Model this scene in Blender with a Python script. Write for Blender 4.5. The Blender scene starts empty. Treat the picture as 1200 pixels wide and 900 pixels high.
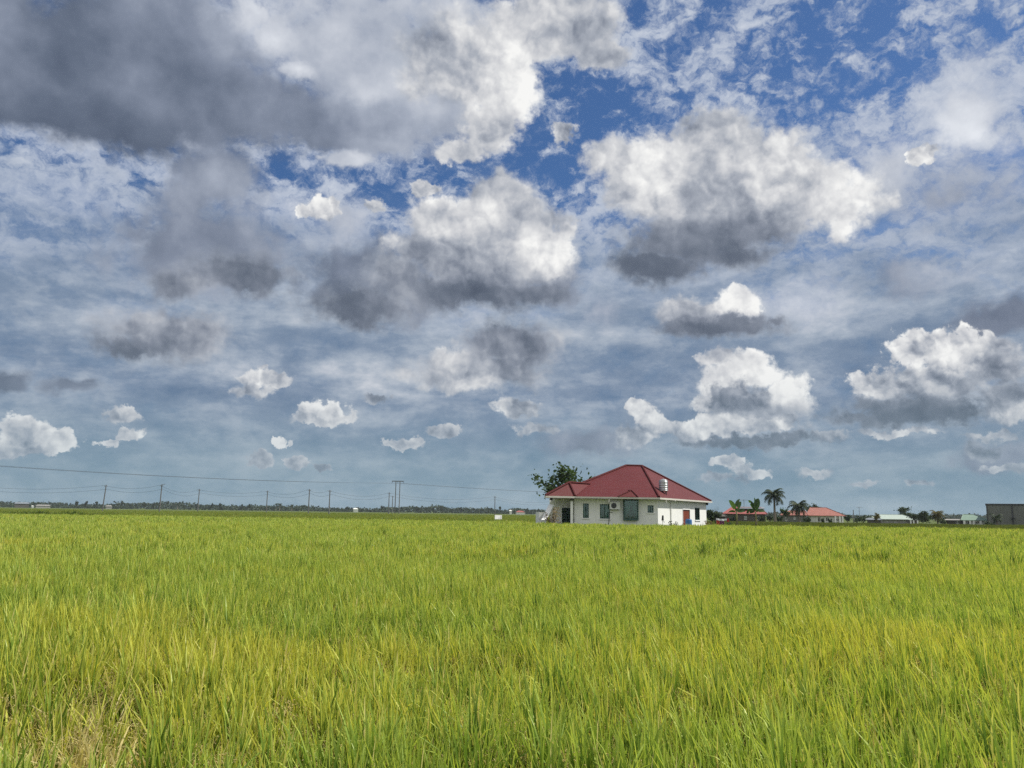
import bpy, bmesh, math, random
import numpy as np
from mathutils import Vector, Matrix
R = math.radians
random.seed(7)
scene = bpy.context.scene
COL = scene.collection

# ------------------------------------------------------------------ camera
CAM = Vector((0, 0, 1.8))
F = 935.0                               # focal length in photo pixels (1200 wide)
PITCH = math.atan(150.5 / F)
ROLL = R(0.75)
_f = Vector((0, math.cos(PITCH), math.sin(PITCH)))
_u0 = Vector((0, -math.sin(PITCH), math.cos(PITCH)))
_r0 = Vector((1, 0, 0))
_r = _r0 * math.cos(ROLL) + _u0 * math.sin(ROLL)
_u = _u0 * math.cos(ROLL) - _r0 * math.sin(ROLL)
cd = bpy.data.cameras.new('camera')
cam = bpy.data.objects.new('camera', cd)
COL.objects.link(cam)
cd.sensor_width = 36.0
cd.lens = 36.0 * F / 1200.0
cd.clip_start = 0.05
cd.clip_end = 20000
cam.matrix_world = Matrix(((_r.x, _u.x, -_f.x, CAM.x), (_r.y, _u.y, -_f.y, CAM.y),
                           (_r.z, _u.z, -_f.z, CAM.z), (0, 0, 0, 1)))
scene.camera = cam

def ray(px, py):
    return _f + _r * ((px - 600) / F) + _u * ((450 - py) / F)
def at(px, py, D):
    """surveyed point: seen at photo pixel (px, py), D metres ahead"""
    d = ray(px, py)
    return CAM + d * (D / d.y)
def hor(px):
    return 450 + (150.5 + 0) + (px - 600) * math.tan(ROLL) * 1.0
def gx(px, D):
    return at(px, hor(px), D).x
def hz(px, py, D):
    return at(px, py, D).z

# ------------------------------------------------------------------ render / colour
EXPO = 0.9
K = 2.0 ** (-EXPO)
vs = scene.view_settings
scene.display_settings.display_device = 'sRGB'
vs.view_transform = 'Standard'
vs.look = 'None'
vs.exposure = EXPO
vs.gamma = 1.0
vs.use_curve_mapping = False
scene.render.engine = 'CYCLES'
cy = scene.cycles
cy.max_bounces = 6
cy.diffuse_bounces = 3
cy.glossy_bounces = 2
cy.transmission_bounces = 4
cy.transparent_max_bounces = 8
cy.volume_bounces = 1
cy.caustics_reflective = False
cy.caustics_refractive = False
cy.use_denoising = False
cy.sample_clamp_indirect = 4.0

SUN_AZ, SUN_EL = R(82), R(52)            # clockwise from +Y (view direction)
SUN = Vector((math.sin(SUN_AZ) * math.cos(SUN_EL), math.cos(SUN_AZ) * math.cos(SUN_EL), math.sin(SUN_EL)))
sl = bpy.data.lights.new('sun', 'SUN')
sl.energy = 3.2
sl.angle = R(0.53)
sl.color = (1.0, 0.955, 0.87)
so = bpy.data.objects.new('sun', sl)
COL.objects.link(so)
so.rotation_euler = SUN.to_track_quat('Z', 'Y').to_euler()
so.location = (30, 20, 60)

# ------------------------------------------------------------------ node expressions
class S:
    def __init__(self, s): self.s = s
    def __add__(a, b): return G.m('ADD', a, b)
    __radd__ = __add__
    def __sub__(a, b): return G.m('SUBTRACT', a, b)
    def __rsub__(a, b): return G.m('SUBTRACT', b, a)
    def __mul__(a, b): return G.m('MULTIPLY', a, b)
    __rmul__ = __mul__
    def __truediv__(a, b): return G.m('DIVIDE', a, b)

class G:
    nt = None
    @staticmethod
    def put(inp, v):
        if isinstance(v, S): G.nt.links.new(v.s, inp)
        else: inp.default_value = v
    @staticmethod
    def new(t): return G.nt.nodes.new(t)
    @staticmethod
    def m(op, a, b=None, c=None, clamp=False):
        n = G.new('ShaderNodeMath'); n.operation = op; n.use_clamp = clamp
        for i, v in enumerate((a, b, c)):
            if v is not None: G.put(n.inputs[i], v)
        return S(n.outputs[0])
    @staticmethod
    def v(op, a, b=None, scale=None):
        n = G.new('ShaderNodeVectorMath'); n.operation = op
        G.put(n.inputs[0], a)
        if b is not None: G.put(n.inputs[1], b)
        if scale is not None: G.put(n.inputs['Scale'], scale)
        return S(n.outputs['Value' if op in ('LENGTH', 'DOT_PRODUCT', 'DISTANCE') else 'Vector'])
    @staticmethod
    def xyz(x, y, z=0.0):
        n = G.new('ShaderNodeCombineXYZ')
        for i, q in enumerate((x, y, z)): G.put(n.inputs[i], q)
        return S(n.outputs[0])
    @staticmethod
    def sep(v):
        n = G.new('ShaderNodeSeparateXYZ'); G.put(n.inputs[0], v)
        return [S(o) for o in n.outputs]
    @staticmethod
    def step(e0, e1, x, lo=0.0, hi=1.0):
        n = G.new('ShaderNodeMapRange'); n.interpolation_type = 'SMOOTHSTEP'
        G.put(n.inputs[0], x); n.inputs[1].default_value = e0; n.inputs[2].default_value = e1
        n.inputs[3].default_value = lo; n.inputs[4].default_value = hi
        return S(n.outputs[0])
    @staticmethod
    def noise(vec, scale, detail=4, rough=0.55, lac=2.0, dist=0.0, color=False):
        n = G.new('ShaderNodeTexNoise'); n.noise_dimensions = '3D'
        G.put(n.inputs['Vector'], vec)
        n.inputs['Scale'].default_value = scale; n.inputs['Detail'].default_value = detail
        n.inputs['Roughness'].default_value = rough; n.inputs['Lacunarity'].default_value = lac
        n.inputs['Distortion'].default_value = dist
        return S(n.outputs['Color' if color else 'Fac'])
    @staticmethod
    def voro(vec, scale, detail=3, rough=0.5, lac=2.2):
        n = G.new('ShaderNodeTexVoronoi'); n.feature = 'F1'; n.normalize = True
        G.put(n.inputs['Vector'], vec)
        n.inputs['Scale'].default_value = scale; n.inputs['Detail'].default_value = detail
        n.inputs['Roughness'].default_value = rough; n.inputs['Lacunarity'].default_value = lac
        return S(n.outputs['Distance'])
    @staticmethod
    def mix(fac, a, b, blend='MIX'):
        n = G.new('ShaderNodeMix'); n.data_type = 'RGBA'; n.blend_type = blend
        G.put(n.inputs[0], fac)
        for i, c in ((6, a), (7, b)):
            if not isinstance(c, S) and len(c) == 3: c = (*c, 1.0)
            G.put(n.inputs[i], c)
        return S(n.outputs[2])
    @staticmethod
    def ramp(fac, stops):
        n = G.new('ShaderNodeValToRGB'); cr = n.color_ramp
        while len(cr.elements) < len(stops): cr.elements.new(0.5)
        for e, (p, c) in zip(cr.elements, stops):
            e.position = p; e.color = (*c, 1.0)
        G.put(n.inputs[0], fac)
        return S(n.outputs[0])

# ------------------------------------------------------------------ sky
def azel(px, py):
    d = ray(px, py).normalized()
    return math.atan2(d.x, d.y), math.asin(d.z)

# cumulus masses: photo direction, half sizes, density, brightness (0 shaded base .. 1 sunlit top)
SOFT = [
    (325, 45, 36, 34, .9, .78), (350, 84, 40, 22, 1.0, .92), (292, 22, 26, 26, .7, .76), (470, 60, 100, 66, .9, .62), (500, 135, 80, 40, .9, .54), (400, 40, 60, 40, .8, .70), (425, 110, 60, 24, .6, .66), (520, 20, 80, 40, .8, .58), (450, 168, 60, 22, .8, .56), (405, 186, 40, 12, .7, .68), (220, 170, 22, 12, .5, .66), (375, 180, 24, 10, .5, .72),
    (60, 60, 330, 110, 1.5, .20), (230, 110, 190, 62, 1.3, .17), (60, 120, 260, 60, 1.2, .14), (200, 40, 150, 70, 1.0, .27),
    (285, 25, 36, 44, .6, .72), (430, 60, 150, 90, 1.1, .54), (400, 140, 130, 48, 1.0, .36),
    
    (255, 210, 70, 60, .65, .36),
    (245, 290, 105, 60, 1.1, .34), (225, 240, 56, 45, .7, .42),
    (430, 335, 90, 48, 1.1, .22), (390, 260, 50, 40, .45, .56), (365, 235, 36, 22, .4, .70),
    (640, 340, 40, 34, .6, .34),
    (1010, 235, 130, 62, .6, .56), (1120, 225, 110, 50, .5, .44), (1180, 377, 52, 24, 1.0, .19), (1060, 330, 120, 22, .35, .42),
    (1140, 130, 90, 70, .5, .66), (700, 375, 46, 30, .35, .52),
    
    (5, 440, 26, 14, .9, .18), (85, 450, 38, 11, .8, .22), (110, 445, 14, 9, .5, .24), (690, 515, 72, 22, .8, .34), (1165, 540, 52, 20, 1.0, .36), (820, 385, 40, 14, .6, .22),
]
MID = [
    (605, 405, 62, 30, 1.0, .36), (560, 436, 88, 22, 1.0, .50), (540, 452, 60, 9, .5, .62), (200, 390, 78, 32, 1.2, .40), (152, 403, 40, 18, .9, .20), (220, 382, 42, 15, .8, .52), (175, 382, 30, 14, .6, .44), (285, 325, 66, 28, 1.1, .26), (205, 330, 46, 24, .7, .36), (425, 362, 64, 28, 1.0, .22), 
    (545, 70, 84, 62, .9, .60), (595, 105, 42, 48, 1.0, .86), (575, 150, 40, 30, .9, .84), (545, 178, 36, 16, .8, .80),
    (640, 30, 80, 46, 1.0, .70), (700, 58, 34, 22, .9, .80), (610, 62, 40, 26, .8, .88), 
    (592, 238, 50, 36, 1.1, .66), (560, 262, 56, 40, 1.0, .74), (520, 262, 46, 34, 1.0, .80), (622, 270, 40, 44, 1.0, .76), (500, 300, 50, 34, .8, .64),
    (640, 300, 26, 34, .8, .86), (570, 310, 96, 44, 1.3, .54), (545, 345, 100, 26, 1.1, .22), (470, 330, 50, 34, .8, .34), (620, 345, 50, 22, .8, .30),
    (845, 172, 58, 42, 1.1, .68), (890, 195, 60, 42, 1.0, .80), (765, 205, 66, 44, 1.0, .76), (720, 185, 42, 28, .8, .64), (930, 225, 66, 42, 1.0, .84), (820, 235, 90, 48, 1.1, .58),
    (985, 245, 60, 36, .7, .72), (815, 278, 100, 42, 1.4, .24), (770, 312, 66, 28, 1.3, .13), (880, 262, 70, 34, .9, .44), (860, 300, 60, 20, .8, .24),
    (868, 360, 34, 19, 1.1, .84), (820, 368, 48, 17, 1.1, .62), (850, 382, 86, 15, 1.1, .22), (910, 376, 30, 10, .7, .30),
    (884, 438, 38, 20, 1.1, .92), (924, 458, 26, 22, .9, .90), (838, 421, 18, 11, .9, .74), (850, 450, 30, 22, .9, .86), (834, 474, 20, 14, .8, .80), (900, 480, 56, 24, 1.0, .60),
]
CRISP = [
    (865, 470, 44, 24, 1.1, .46), (842, 499, 40, 14, 1.0, .88), (900, 498, 46, 12, .8, .62), (965, 511, 36, 7, .8, .62), (885, 516, 104, 8, 1.2, .22), (800, 505, 26, 12, .7, .66),
    (1070, 410, 38, 22, 1.0, .82), (1120, 412, 48, 26, 1.1, .88), (1165, 432, 46, 30, .9, .52), (1030, 452, 38, 18, .9, .76), (1095, 452, 70, 26, 1.0, .46),
    (1080, 484, 112, 20, 1.4, .17), (1040, 476, 64, 16, .9, .30), (1180, 470, 50, 26, 1.0, .46), (1010, 490, 46, 13, .8, .30), (1195, 485, 36, 12, .8, .76), (1050, 508, 60, 6, .6, .62), (1160, 508, 60, 6, .5, .56),
    (752, 488, 19, 15, 1.1, .86), (768, 502, 25, 17, 1.1, .78), (740, 512, 30, 13, .8, .54),
    (28, 505, 36, 19, 1.2, .88), (62, 517, 32, 14, 1.0, .80), (20, 522, 48, 12, 1.0, .62), (140, 488, 32, 10, 1.1, .66), (148, 510, 24, 8, 1.0, .80), (128, 518, 14, 6, .9, .8),
    (386, 484, 29, 12, 1.2, .88), (372, 494, 28, 7, 1.0, .70), (315, 445, 29, 11, 1.0, .70), (295, 458, 24, 9, .8, .52),
    (476, 521, 21, 8, 1.1, .80), (463, 518, 10, 6, .9, .74), (520, 505, 21, 8, 1.1, .70), (327, 518, 9, 7, 1.3, .92), (300, 541, 13, 9, 1.0, .60), (342, 543, 14, 7, 1.1, .76), (374, 546, 9, 5, .9, .5),
    (605, 475, 25, 10, .9, .56), (628, 500, 24, 9, .8, .56), (445, 468, 14, 7, .7, .44), (858, 543, 19, 8, 1.1, .84), (880, 553, 26, 7, .8, .62), (845, 562, 32, 7, .7, .5), (1150, 527, 30, 13, .8, .44), (1180, 550, 34, 7, .7, .62),
    (1082, 182, 18, 13, 1.0, .80), (1012, 566, 24, 5, .8, .5), (1075, 563, 15, 5, .8, .5), (954, 556, 26, 6, .6, .5), (660, 155, 16, 14, .7, .66), (500, 222, 15, 10, .9, .66), (438, 242, 12, 9, .7, .66), (375, 245, 22, 16, .8, .74),
]
# where the high thin cloud opens to clear blue (+) or is thick white (-)
GAPS = [
    (690, 110, 80, 80, 1.0), (660, 190, 60, 40, .7), (940, 60, 130, 60, .75), (1080, 70, 80, 70, .55), (330, 205, 70, 40, .9), (440, 240, 70, 46, 1.0), (560, 195, 60, 30, .8),
    (800, 40, 70, 50, .6), (1010, 120, 70, 40, .5), (1040, 180, 50, 30, .6), (1120, 190, 40, 30, .55), (60, 210, 120, 34, .55), (190, 225, 60, 34, .6), (1190, 180, 30, 40, .8), (720, 250, 50, 50, .6),
    (650, 235, 30, 36, .9), (1030, 290, 60, 14, .6), (60, 285, 110, 24, .3), (870, 110, 60, 40, .55), (960, 290, 30, 20, .5),
    (1150, 60, 60, 60, -.6), (1120, 140, 90, 50, -.6), (960, 180, 100, 40, -.4), (820, 100, 40, 30, -.4), (130, 265, 100, 16, -.6), (90, 235, 60, 14, -.5), (1180, 260, 60, 60, -.2),
    (420, 290, 60, 60, -.3), (300, 245, 90, 26, -.5), (900, 20, 60, 20, -.3),
]
# the grey veil under the clouds: lighter and darker stretches
VEIL = [
    (440, 430, 120, 26, .8), (330, 370, 90, 34, .6), (250, 430, 180, 18, .45), (80, 375, 120, 34, .3), (380, 300, 80, 60, .45), (700, 330, 60, 40, .55), (720, 410, 70, 30, .5), (960, 380, 70, 34, .35), (640, 390, 80, 40, .35), (990, 345, 150, 26, .35), (60, 560, 60, 16, .2),
    (1000, 415, 60, 30, -.25), (340, 425, 60, 50, -.75), (230, 460, 160, 20, -.35), (100, 420, 90, 18, -.25), (560, 490, 90, 24, -.3), (150, 355, 70, 16, -.25), (50, 395, 60, 14, -.2), (690, 450, 80, 40, -.2), (400, 560, 200, 24, -.15),
]
def build_world():
    w = bpy.data.worlds.new('World'); scene.world = w; w.use_nodes = True
    nt = w.node_tree; nt.nodes.clear(); G.nt = nt
    out = nt.nodes.new('ShaderNodeOutputWorld'); bg = nt.nodes.new('ShaderNodeBackground')
    STR = 0.10
    bg.inputs['Strength'].default_value = STR
    nt.links.new(bg.outputs[0], out.inputs[0])
    sky = nt.nodes.new('ShaderNodeTexSky'); sky.sky_type = 'NISHITA'; sky.sun_disc = False
    sky.sun_elevation = SUN_EL; sky.sun_rotation = SUN_AZ
    sky.altitude = 0; sky.air_density = 1.0; sky.dust_density = 0.6; sky.ozone_density = 3.0
    tc = nt.nodes.new('ShaderNodeTexCoord')
    d = G.v('NORMALIZE', S(tc.outputs['Generated']))
    x, y, z = G.sep(d)
    az = G.m('ARCTAN2', x, y); el = G.m('ARCSINE', z)
    q = G.xyz(az, el)
    flat = G.v('MULTIPLY', d, (1, 1, 2.3))                  # horizontally drawn-out
    nc1 = G.noise(d, 7.0, 3, .5, color=True)
    nc2 = G.noise(d, 24.0, 5, .6, color=True)
    half = (.5, .5, .5)
    wq = G.v('ADD', q, G.v('MULTIPLY', G.v('SUBTRACT', nc1, half), (.10, .075, 0)))
    wq = G.v('ADD', wq, G.v('MULTIPLY', G.v('SUBTRACT', nc2, half), (.045, .04, 0)))
    wq2 = G.v('ADD', q, G.v('MULTIPLY', G.v('SUBTRACT', nc2, half), (.040, .034, 0)))
    nc3 = G.noise(d, 75.0, 4, .6, color=True)
    wq2 = G.v('ADD', wq2, G.v('MULTIPLY', G.v('SUBTRACT', nc3, half), (.026, .017, 0)))
    wq3 = G.v('ADD', wq2, G.v('MULTIPLY', G.v('SUBTRACT', nc1, half), (.05, .04, 0)))

    def field(lst, wv, power=None):
        W = None; WB = None; W2 = None
        for row in lst:
            px, py, rx, ry, k = row[:5]
            a, e = azel(px, py)
            a1, _ = azel(px + rx, py); _, e1 = azel(px, py - ry)
            r = G.v('LENGTH', G.v('MULTIPLY', G.v('SUBTRACT', wv, (a, e, 0)), (1 / abs(a1 - a), 1 / abs(e1 - e), 0)))
            wgt = G.m('MULTIPLY_ADD', r, -.5, .9, clamp=True)        # 0.9 in the middle, 0.4 at the outline
            wgt = G.m('MULTIPLY', wgt, wgt)
            if len(row) == 6:
                w2 = G.m('POWER', wgt, 2.3) * k
                W = wgt * min(k, 1.0) if W is None else G.m('SMOOTH_MAX', W, wgt * min(k, 1.0), .03)
                W2 = w2 + .0005 if W2 is None else W2 + w2
                WB = G.m('MULTIPLY_ADD', w2, row[5], .0002 if WB is None else WB)
            else:
                W = wgt * k if W is None else G.m('MULTIPLY_ADD', wgt, k, W)
        return W, (WB / W2 if WB is not None else None)

    # light on the billows: difference of the same field towards the sun
    sun = tuple(SUN)
    def towards(amount): return G.v('ADD', d, tuple(c * amount for c in sun))
    dw = G.v('ADD', d, G.v('SCALE', G.v('SUBTRACT', G.noise(d, 26, 5, .6, color=True), half), scale=.030))
    A0 = G.voro(dw, 15, 1, .5); A1 = G.voro(G.v('ADD', dw, tuple(c * .020 for c in sun)), 15, 1, .5)
    B0 = G.voro(dw, 42, 1.6, .5); B1 = G.voro(G.v('ADD', dw, tuple(c * .007 for c in sun)), 42, 1.6, .5)
    n0 = G.noise(d, 22, 8, .56)
    n1 = G.noise(towards(.022), 22, 8, .56)
    n2 = G.noise(d, 64, 6, .60)
    m0 = G.noise(d, 9, 6, .50)
    m1 = G.noise(towards(.05), 9, 6, .50)
    billA = G.m('SUBTRACT', .42, A0); billB = G.m('SUBTRACT', .40, B0)
    bill = billA * .65 + billB * .40
    litc = (A1 - A0) * .70 + (B1 - B0) * .72 + (n0 - n1) * .35
    litm = (m0 - m1) * 1.0 + (A1 - A0) * .60 + (B1 - B0) * .48 + (n0 - n1) * .30
    lits = (m0 - m1) * .9 + (n0 - n1) * .25
    # ---- clear sky
    nis = S(sky.outputs[0])
    nis = G.mix(1.0, nis, (.25, .345, .46), 'MULTIPLY')
    # ---- high thin cloud, broken and rippled
    gap, _ = field(GAPS, wq)
    hi1 = G.noise(flat, 5.5, 8, .60, dist=.15)
    ripv = G.v('MULTIPLY', G.v('ADD', d, G.v('SCALE', G.v('SUBTRACT', nc2, half), scale=.05)), (1.0, 1.0, 1.7))
    hi2 = G.noise(G.v('ADD', ripv, (3, 1, 7)), 25.0, 8, .66)
    rip = G.voro(ripv, 46, 1.2, .5)
    tex = (hi2 - .5) * 1.0 + (.42 - rip) * .42
    cov = (hi1 - .5) * 1.5 + tex * 2.15 + .44
    cov = G.m('SUBTRACT', cov, gap * .52)
    lowsky = G.step(.50, .22, el)                                # more cover nearer the horizon
    cov = cov + lowsky * .30
    thin = G.step(.20, .80, cov)
    hb = tex * 1.1 + (hi1 - .5) * .8 + .42
    hcol = G.ramp(hb, [(0.0, tuple(c * K / STR for c in (.15, .225, .41))), (.35, tuple(c * K / STR for c in (.27, .345, .505))), (.7, tuple(c * K / STR for c in (.50, .555, .665))), (1.0, tuple(c * K / STR for c in (.74, .77, .82)))])
    col = G.mix(thin, nis, hcol)
    # ---- grey-blue veil lower down, in long broken streaks
    ve, _ = field(VEIL, wq)
    vn = G.noise(G.v('MULTIPLY', d, (1, 1, 3.2)), 6.0, 8, .58, dist=.25)
    vt = G.noise(G.v('MULTIPLY', d, (1, 1, 2.0)), 24.0, 7, .62)
    vl = ve * .66 + (vn - .5) * 1.7 + (vt - .5) * .9 + (.42 - rip) * .16 + .42
    vcol = G.ramp(vl, [(0.0, tuple(c * K / STR for c in (.110, .178, .285))), (.36, tuple(c * K / STR for c in (.195, .265, .37))),
                       (.66, tuple(c * K / STR for c in (.38, .44, .52))), (1.0, tuple(c * K / STR for c in (.66, .68, .72)))])
    vfac = G.m('MULTIPLY', G.step(.40, .20, el + (vn - .5) * .25), .86)
    col = G.mix(vfac, col, vcol)
    hzcol = G.mix(G.step(.3, .7, vn * .6 + vt * .4), tuple(c * K / STR for c in (.20, .31, .39)), tuple(c * K / STR for c in (.30, .40, .47)))
    col = G.mix(G.m('MULTIPLY', G.step(.155, .02, el), .85), col, hzcol)

    stops = [(0.0, (.088, .110, .155)), (.17, (.138, .165, .218)), (.34, (.232, .262, .325)), (.52, (.39, .42, .48)), (.72, (.64, .65, .675)), (.95, (.93, .93, .915))]
    stops = [(p, tuple(c * K / STR for c in cc)) for p, cc in stops]
    air = G.m('MULTIPLY', G.step(.22, .0, el), .50)                # distance softens the far clouds
    # ---- soft masses
    Ws, Bs = field(SOFT, wq)
    dsoft = (n0 - .5) * .55 + (m0 - .5) * .45 + bill * .14 + (n2 - .5) * .25
    As = G.step(.04, .38, Ws + dsoft * G.step(.0, .12, Ws))
    Ls = Bs + lits * .55 + (m0 - .5) * .22 + (n0 - .5) * .16 + bill * .10 + .02
    col = G.mix(As, col, G.mix(air * .8, G.mix(1.0, G.ramp(Ls, stops), (.95, .985, 1.05), 'MULTIPLY'), hzcol))
    Wm, Bm = field(MID, wq3)
    Wc, Bc = field(CRISP, wq2)
    # thin ragged cloud trailing round the cumulus
    halo = G.step(.02, .34, G.m('MAXIMUM', Wm, Wc) + tex * .16)
    col = G.mix(halo * G.step(-.16, .24, tex + (vn - .5) * .4) * .48, col, G.mix(air, tuple(c * K / STR for c in (.44, .49, .56)), hzcol))
    def cumulus(col, W, B, dens, L, t0, soft, crisp):
        """crisp where sunlit, ragged where shaded"""
        Wd = W + dens * G.step(.0, .12, W)
        width = G.m('MULTIPLY_ADD', G.step(.2, .8, B), crisp - soft, soft)
        a = G.m('DIVIDE', G.m('SUBTRACT', Wd, t0), width, clamp=True)
        a = a * a * G.m('MULTIPLY_ADD', a, -2.0, 3.0)
        inner = G.step(t0, t0 + .5, Wd)                           # thin rims let light through
        Lr = L + G.m('MULTIPLY', G.m('SUBTRACT', 1.0, inner), .10)
        return G.mix(a, col, G.mix(air, G.ramp(Lr, stops), hzcol))
    # ---- big cumulus overhead
    dm = bill * .46 + (n0 - .5) * .50 + (n2 - .5) * .25
    col = cumulus(col, Wm, Bm, dm, Bm * .92 + (litm * 1.15 + bill * .28) * G.step(.08, .62, Bm, .35, 1.0) - .05, .11, .36, .17)
    # ---- crisp cumulus lower down
    dcr = bill * .46 + (n0 - .5) * .42 + (n2 - .5) * .72
    col = cumulus(col, Wc, Bc, dcr, Bc * .88 + (litc * 1.45 + bill * .36) * G.step(.1, .6, Bc, .4, 1.0) - .08, .12, .34, .13)
    # behind the viewer: unseen bright cloud, added to lift the light on shaded walls
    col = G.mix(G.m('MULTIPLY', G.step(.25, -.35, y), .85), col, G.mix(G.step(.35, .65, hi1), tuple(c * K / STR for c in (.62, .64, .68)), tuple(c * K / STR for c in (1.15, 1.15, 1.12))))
    # below the horizon: the dim green of fields
    col = G.mix(G.step(.0, -.03, z), col, tuple(c * K / STR for c in (.12, .16, .06)))
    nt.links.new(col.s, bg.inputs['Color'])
    w.cycles.sampling_method = 'MANUAL'
    w.cycles.sample_map_resolution = 512
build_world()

# ------------------------------------------------------------------ materials
def mat(name):
    m = bpy.data.materials.new(name); m.use_nodes = True
    nt = m.node_tree; nt.nodes.clear(); G.nt = nt
    out = nt.nodes.new('ShaderNodeOutputMaterial')
    return m, nt, out
def attr(name):
    n = G.new('ShaderNodeAttribute'); n.attribute_name = name
    return n
def pos():
    return S(G.new('ShaderNodeNewGeometry').outputs['Position'])
def objco():
    return S(G.new('ShaderNodeTexCoord').outputs['Object'])

def solid(name, col, rough=.7, var=.18, scale=3.0, metal=0.0, bump=0.0, dirt=None, spec=.3, wave=None, coord='object'):
    """painted, plastered or metal surface with blotchy wear"""
    m, nt, out = mat(name)
    p = G.new('ShaderNodeBsdfPrincipled')
    co = objco() if coord == 'object' else pos()
    n = G.noise(co, scale, 6, .6)
    n2 = G.noise(co, scale * 7, 5, .6)
    f = (n - .5) * 1.6 + (n2 - .5) * .8
    c = G.mix(G.m('ADD', f, .5, clamp=True), tuple(v * (1 - var) for v in col), tuple(min(1, v * (1 + var)) for v in col))
    if dirt:
        streak = G.noise(G.v('MULTIPLY', co, (6, 6, .5)), 1.3, 5, .6)
        c = G.mix(G.step(.50, .78, streak, 0, dirt[1]), c, dirt[0])
    G.put(p.inputs['Base Color'], c)
    G.put(p.inputs['Roughness'], G.m('MULTIPLY_ADD', n2, .25, rough - .12))
    p.inputs['Metallic'].default_value = metal
    p.inputs['Specular IOR Level'].default_value = spec
    if bump or wave:
        b = G.new('ShaderNodeBump'); b.inputs['Strength'].default_value = bump or .6
        b.inputs['Distance'].default_value = .03
        h = n2
        if wave:
            w = G.new('ShaderNodeTexWave'); w.wave_type = 'BANDS'; w.bands_direction = wave[0]
            w.inputs['Scale'].default_value = wave[1]; G.put(w.inputs['Vector'], co)
            h = S(w.outputs['Fac'])
        G.put(b.inputs['Height'], h)
        nt.links.new(b.outputs[0], p.inputs['Normal'])
    nt.links.new(p.outputs[0], out.inputs[0])
    return m

def leafy(name, c_dark, c_mid, c_light, trans=.35, rough=.5, scale=.8):
    m, nt, out = mat(name)
    r = S(attr('rnd').outputs['Fac'])
    n = G.noise(pos(), scale, 4, .6)
    c = G.ramp(G.m('ADD', r * .7, (n - .5) * 1.1 + .15, clamp=True), [(0, c_dark), (.5, c_mid), (1, c_light)])
    df = G.new('ShaderNodeBsdfDiffuse'); G.put(df.inputs[0], c)
    tr = G.new('ShaderNodeBsdfTranslucent'); G.put(tr.inputs[0], G.mix(1.0, c, (1.25, 1.3, .55), 'MULTIPLY'))
    gl = G.new('ShaderNodeBsdfGlossy'); gl.inputs['Roughness'].default_value = rough; gl.inputs[0].default_value = (.8, .85, .8, 1)
    m1 = G.new('ShaderNodeMixShader'); m1.inputs[0].default_value = trans
    nt.links.new(df.outputs[0], m1.inputs[1]); nt.links.new(tr.outputs[0], m1.inputs[2])
    m2 = G.new('ShaderNodeMixShader'); m2.inputs[0].default_value = .014
    nt.links.new(m1.outputs[0], m2.inputs[1]); nt.links.new(gl.outputs[0], m2.inputs[2])
    nt.links.new(m2.outputs[0], out.inputs[0])
    return m

def rice_mat(name, deep, green, light, yellow, straw, yamt):
    m, nt, out = mat(name)
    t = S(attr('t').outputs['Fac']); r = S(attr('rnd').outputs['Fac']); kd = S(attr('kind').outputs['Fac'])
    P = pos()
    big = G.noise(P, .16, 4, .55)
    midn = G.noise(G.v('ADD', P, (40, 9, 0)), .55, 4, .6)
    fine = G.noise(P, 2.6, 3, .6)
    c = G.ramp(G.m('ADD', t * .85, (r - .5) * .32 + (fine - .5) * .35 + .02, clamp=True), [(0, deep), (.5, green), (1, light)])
    x, y, z = G.sep(P)
    band = G.noise(G.xyz(x * .22, y * .8, 3.0), 1.0, 3, .55)            # ripening runs in strips along the planting rows
    ripe = G.step(3.6, 4.8, y) * G.step(8.5, 6.0, y)
    yel = (band - .5) * 1.7 + ripe * .24 + (big - .5) * 1.2 + (midn - .5) * 1.3 + (r - .5) * .8 + (t - .6) * .5 + yamt
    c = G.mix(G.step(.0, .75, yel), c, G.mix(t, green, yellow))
    # ageing leaves turn to straw
    dry = G.step(.90, .985, r + (midn - .5) * .22)
    c = G.mix(dry * .85, c, straw)
    c = G.mix(G.step(.5, .9, kd), c, G.mix(r, tuple(v * .72 for v in straw), tuple(v * 1.05 for v in straw)))
    df = G.new('ShaderNodeBsdfDiffuse'); G.put(df.inputs[0], c)
    tr = G.new('ShaderNodeBsdfTranslucent'); G.put(tr.inputs[0], G.mix(1.0, c, (1.15, 1.1, .6), 'MULTIPLY'))
    gl = G.new('ShaderNodeBsdfGlossy'); gl.inputs['Roughness'].default_value = .42; gl.inputs[0].default_value = (.9, .95, .85, 1)
    m1 = G.new('ShaderNodeMixShader'); m1.inputs[0].default_value = .42
    nt.links.new(df.outputs[0], m1.inputs[1]); nt.links.new(tr.outputs[0], m1.inputs[2])
    m2 = G.new('ShaderNodeMixShader'); m2.inputs[0].default_value = .016
    nt.links.new(m1.outputs[0], m2.inputs[1]); nt.links.new(gl.outputs[0], m2.inputs[2])
    nt.links.new(m2.outputs[0], out.inputs[0])
    return m

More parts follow.
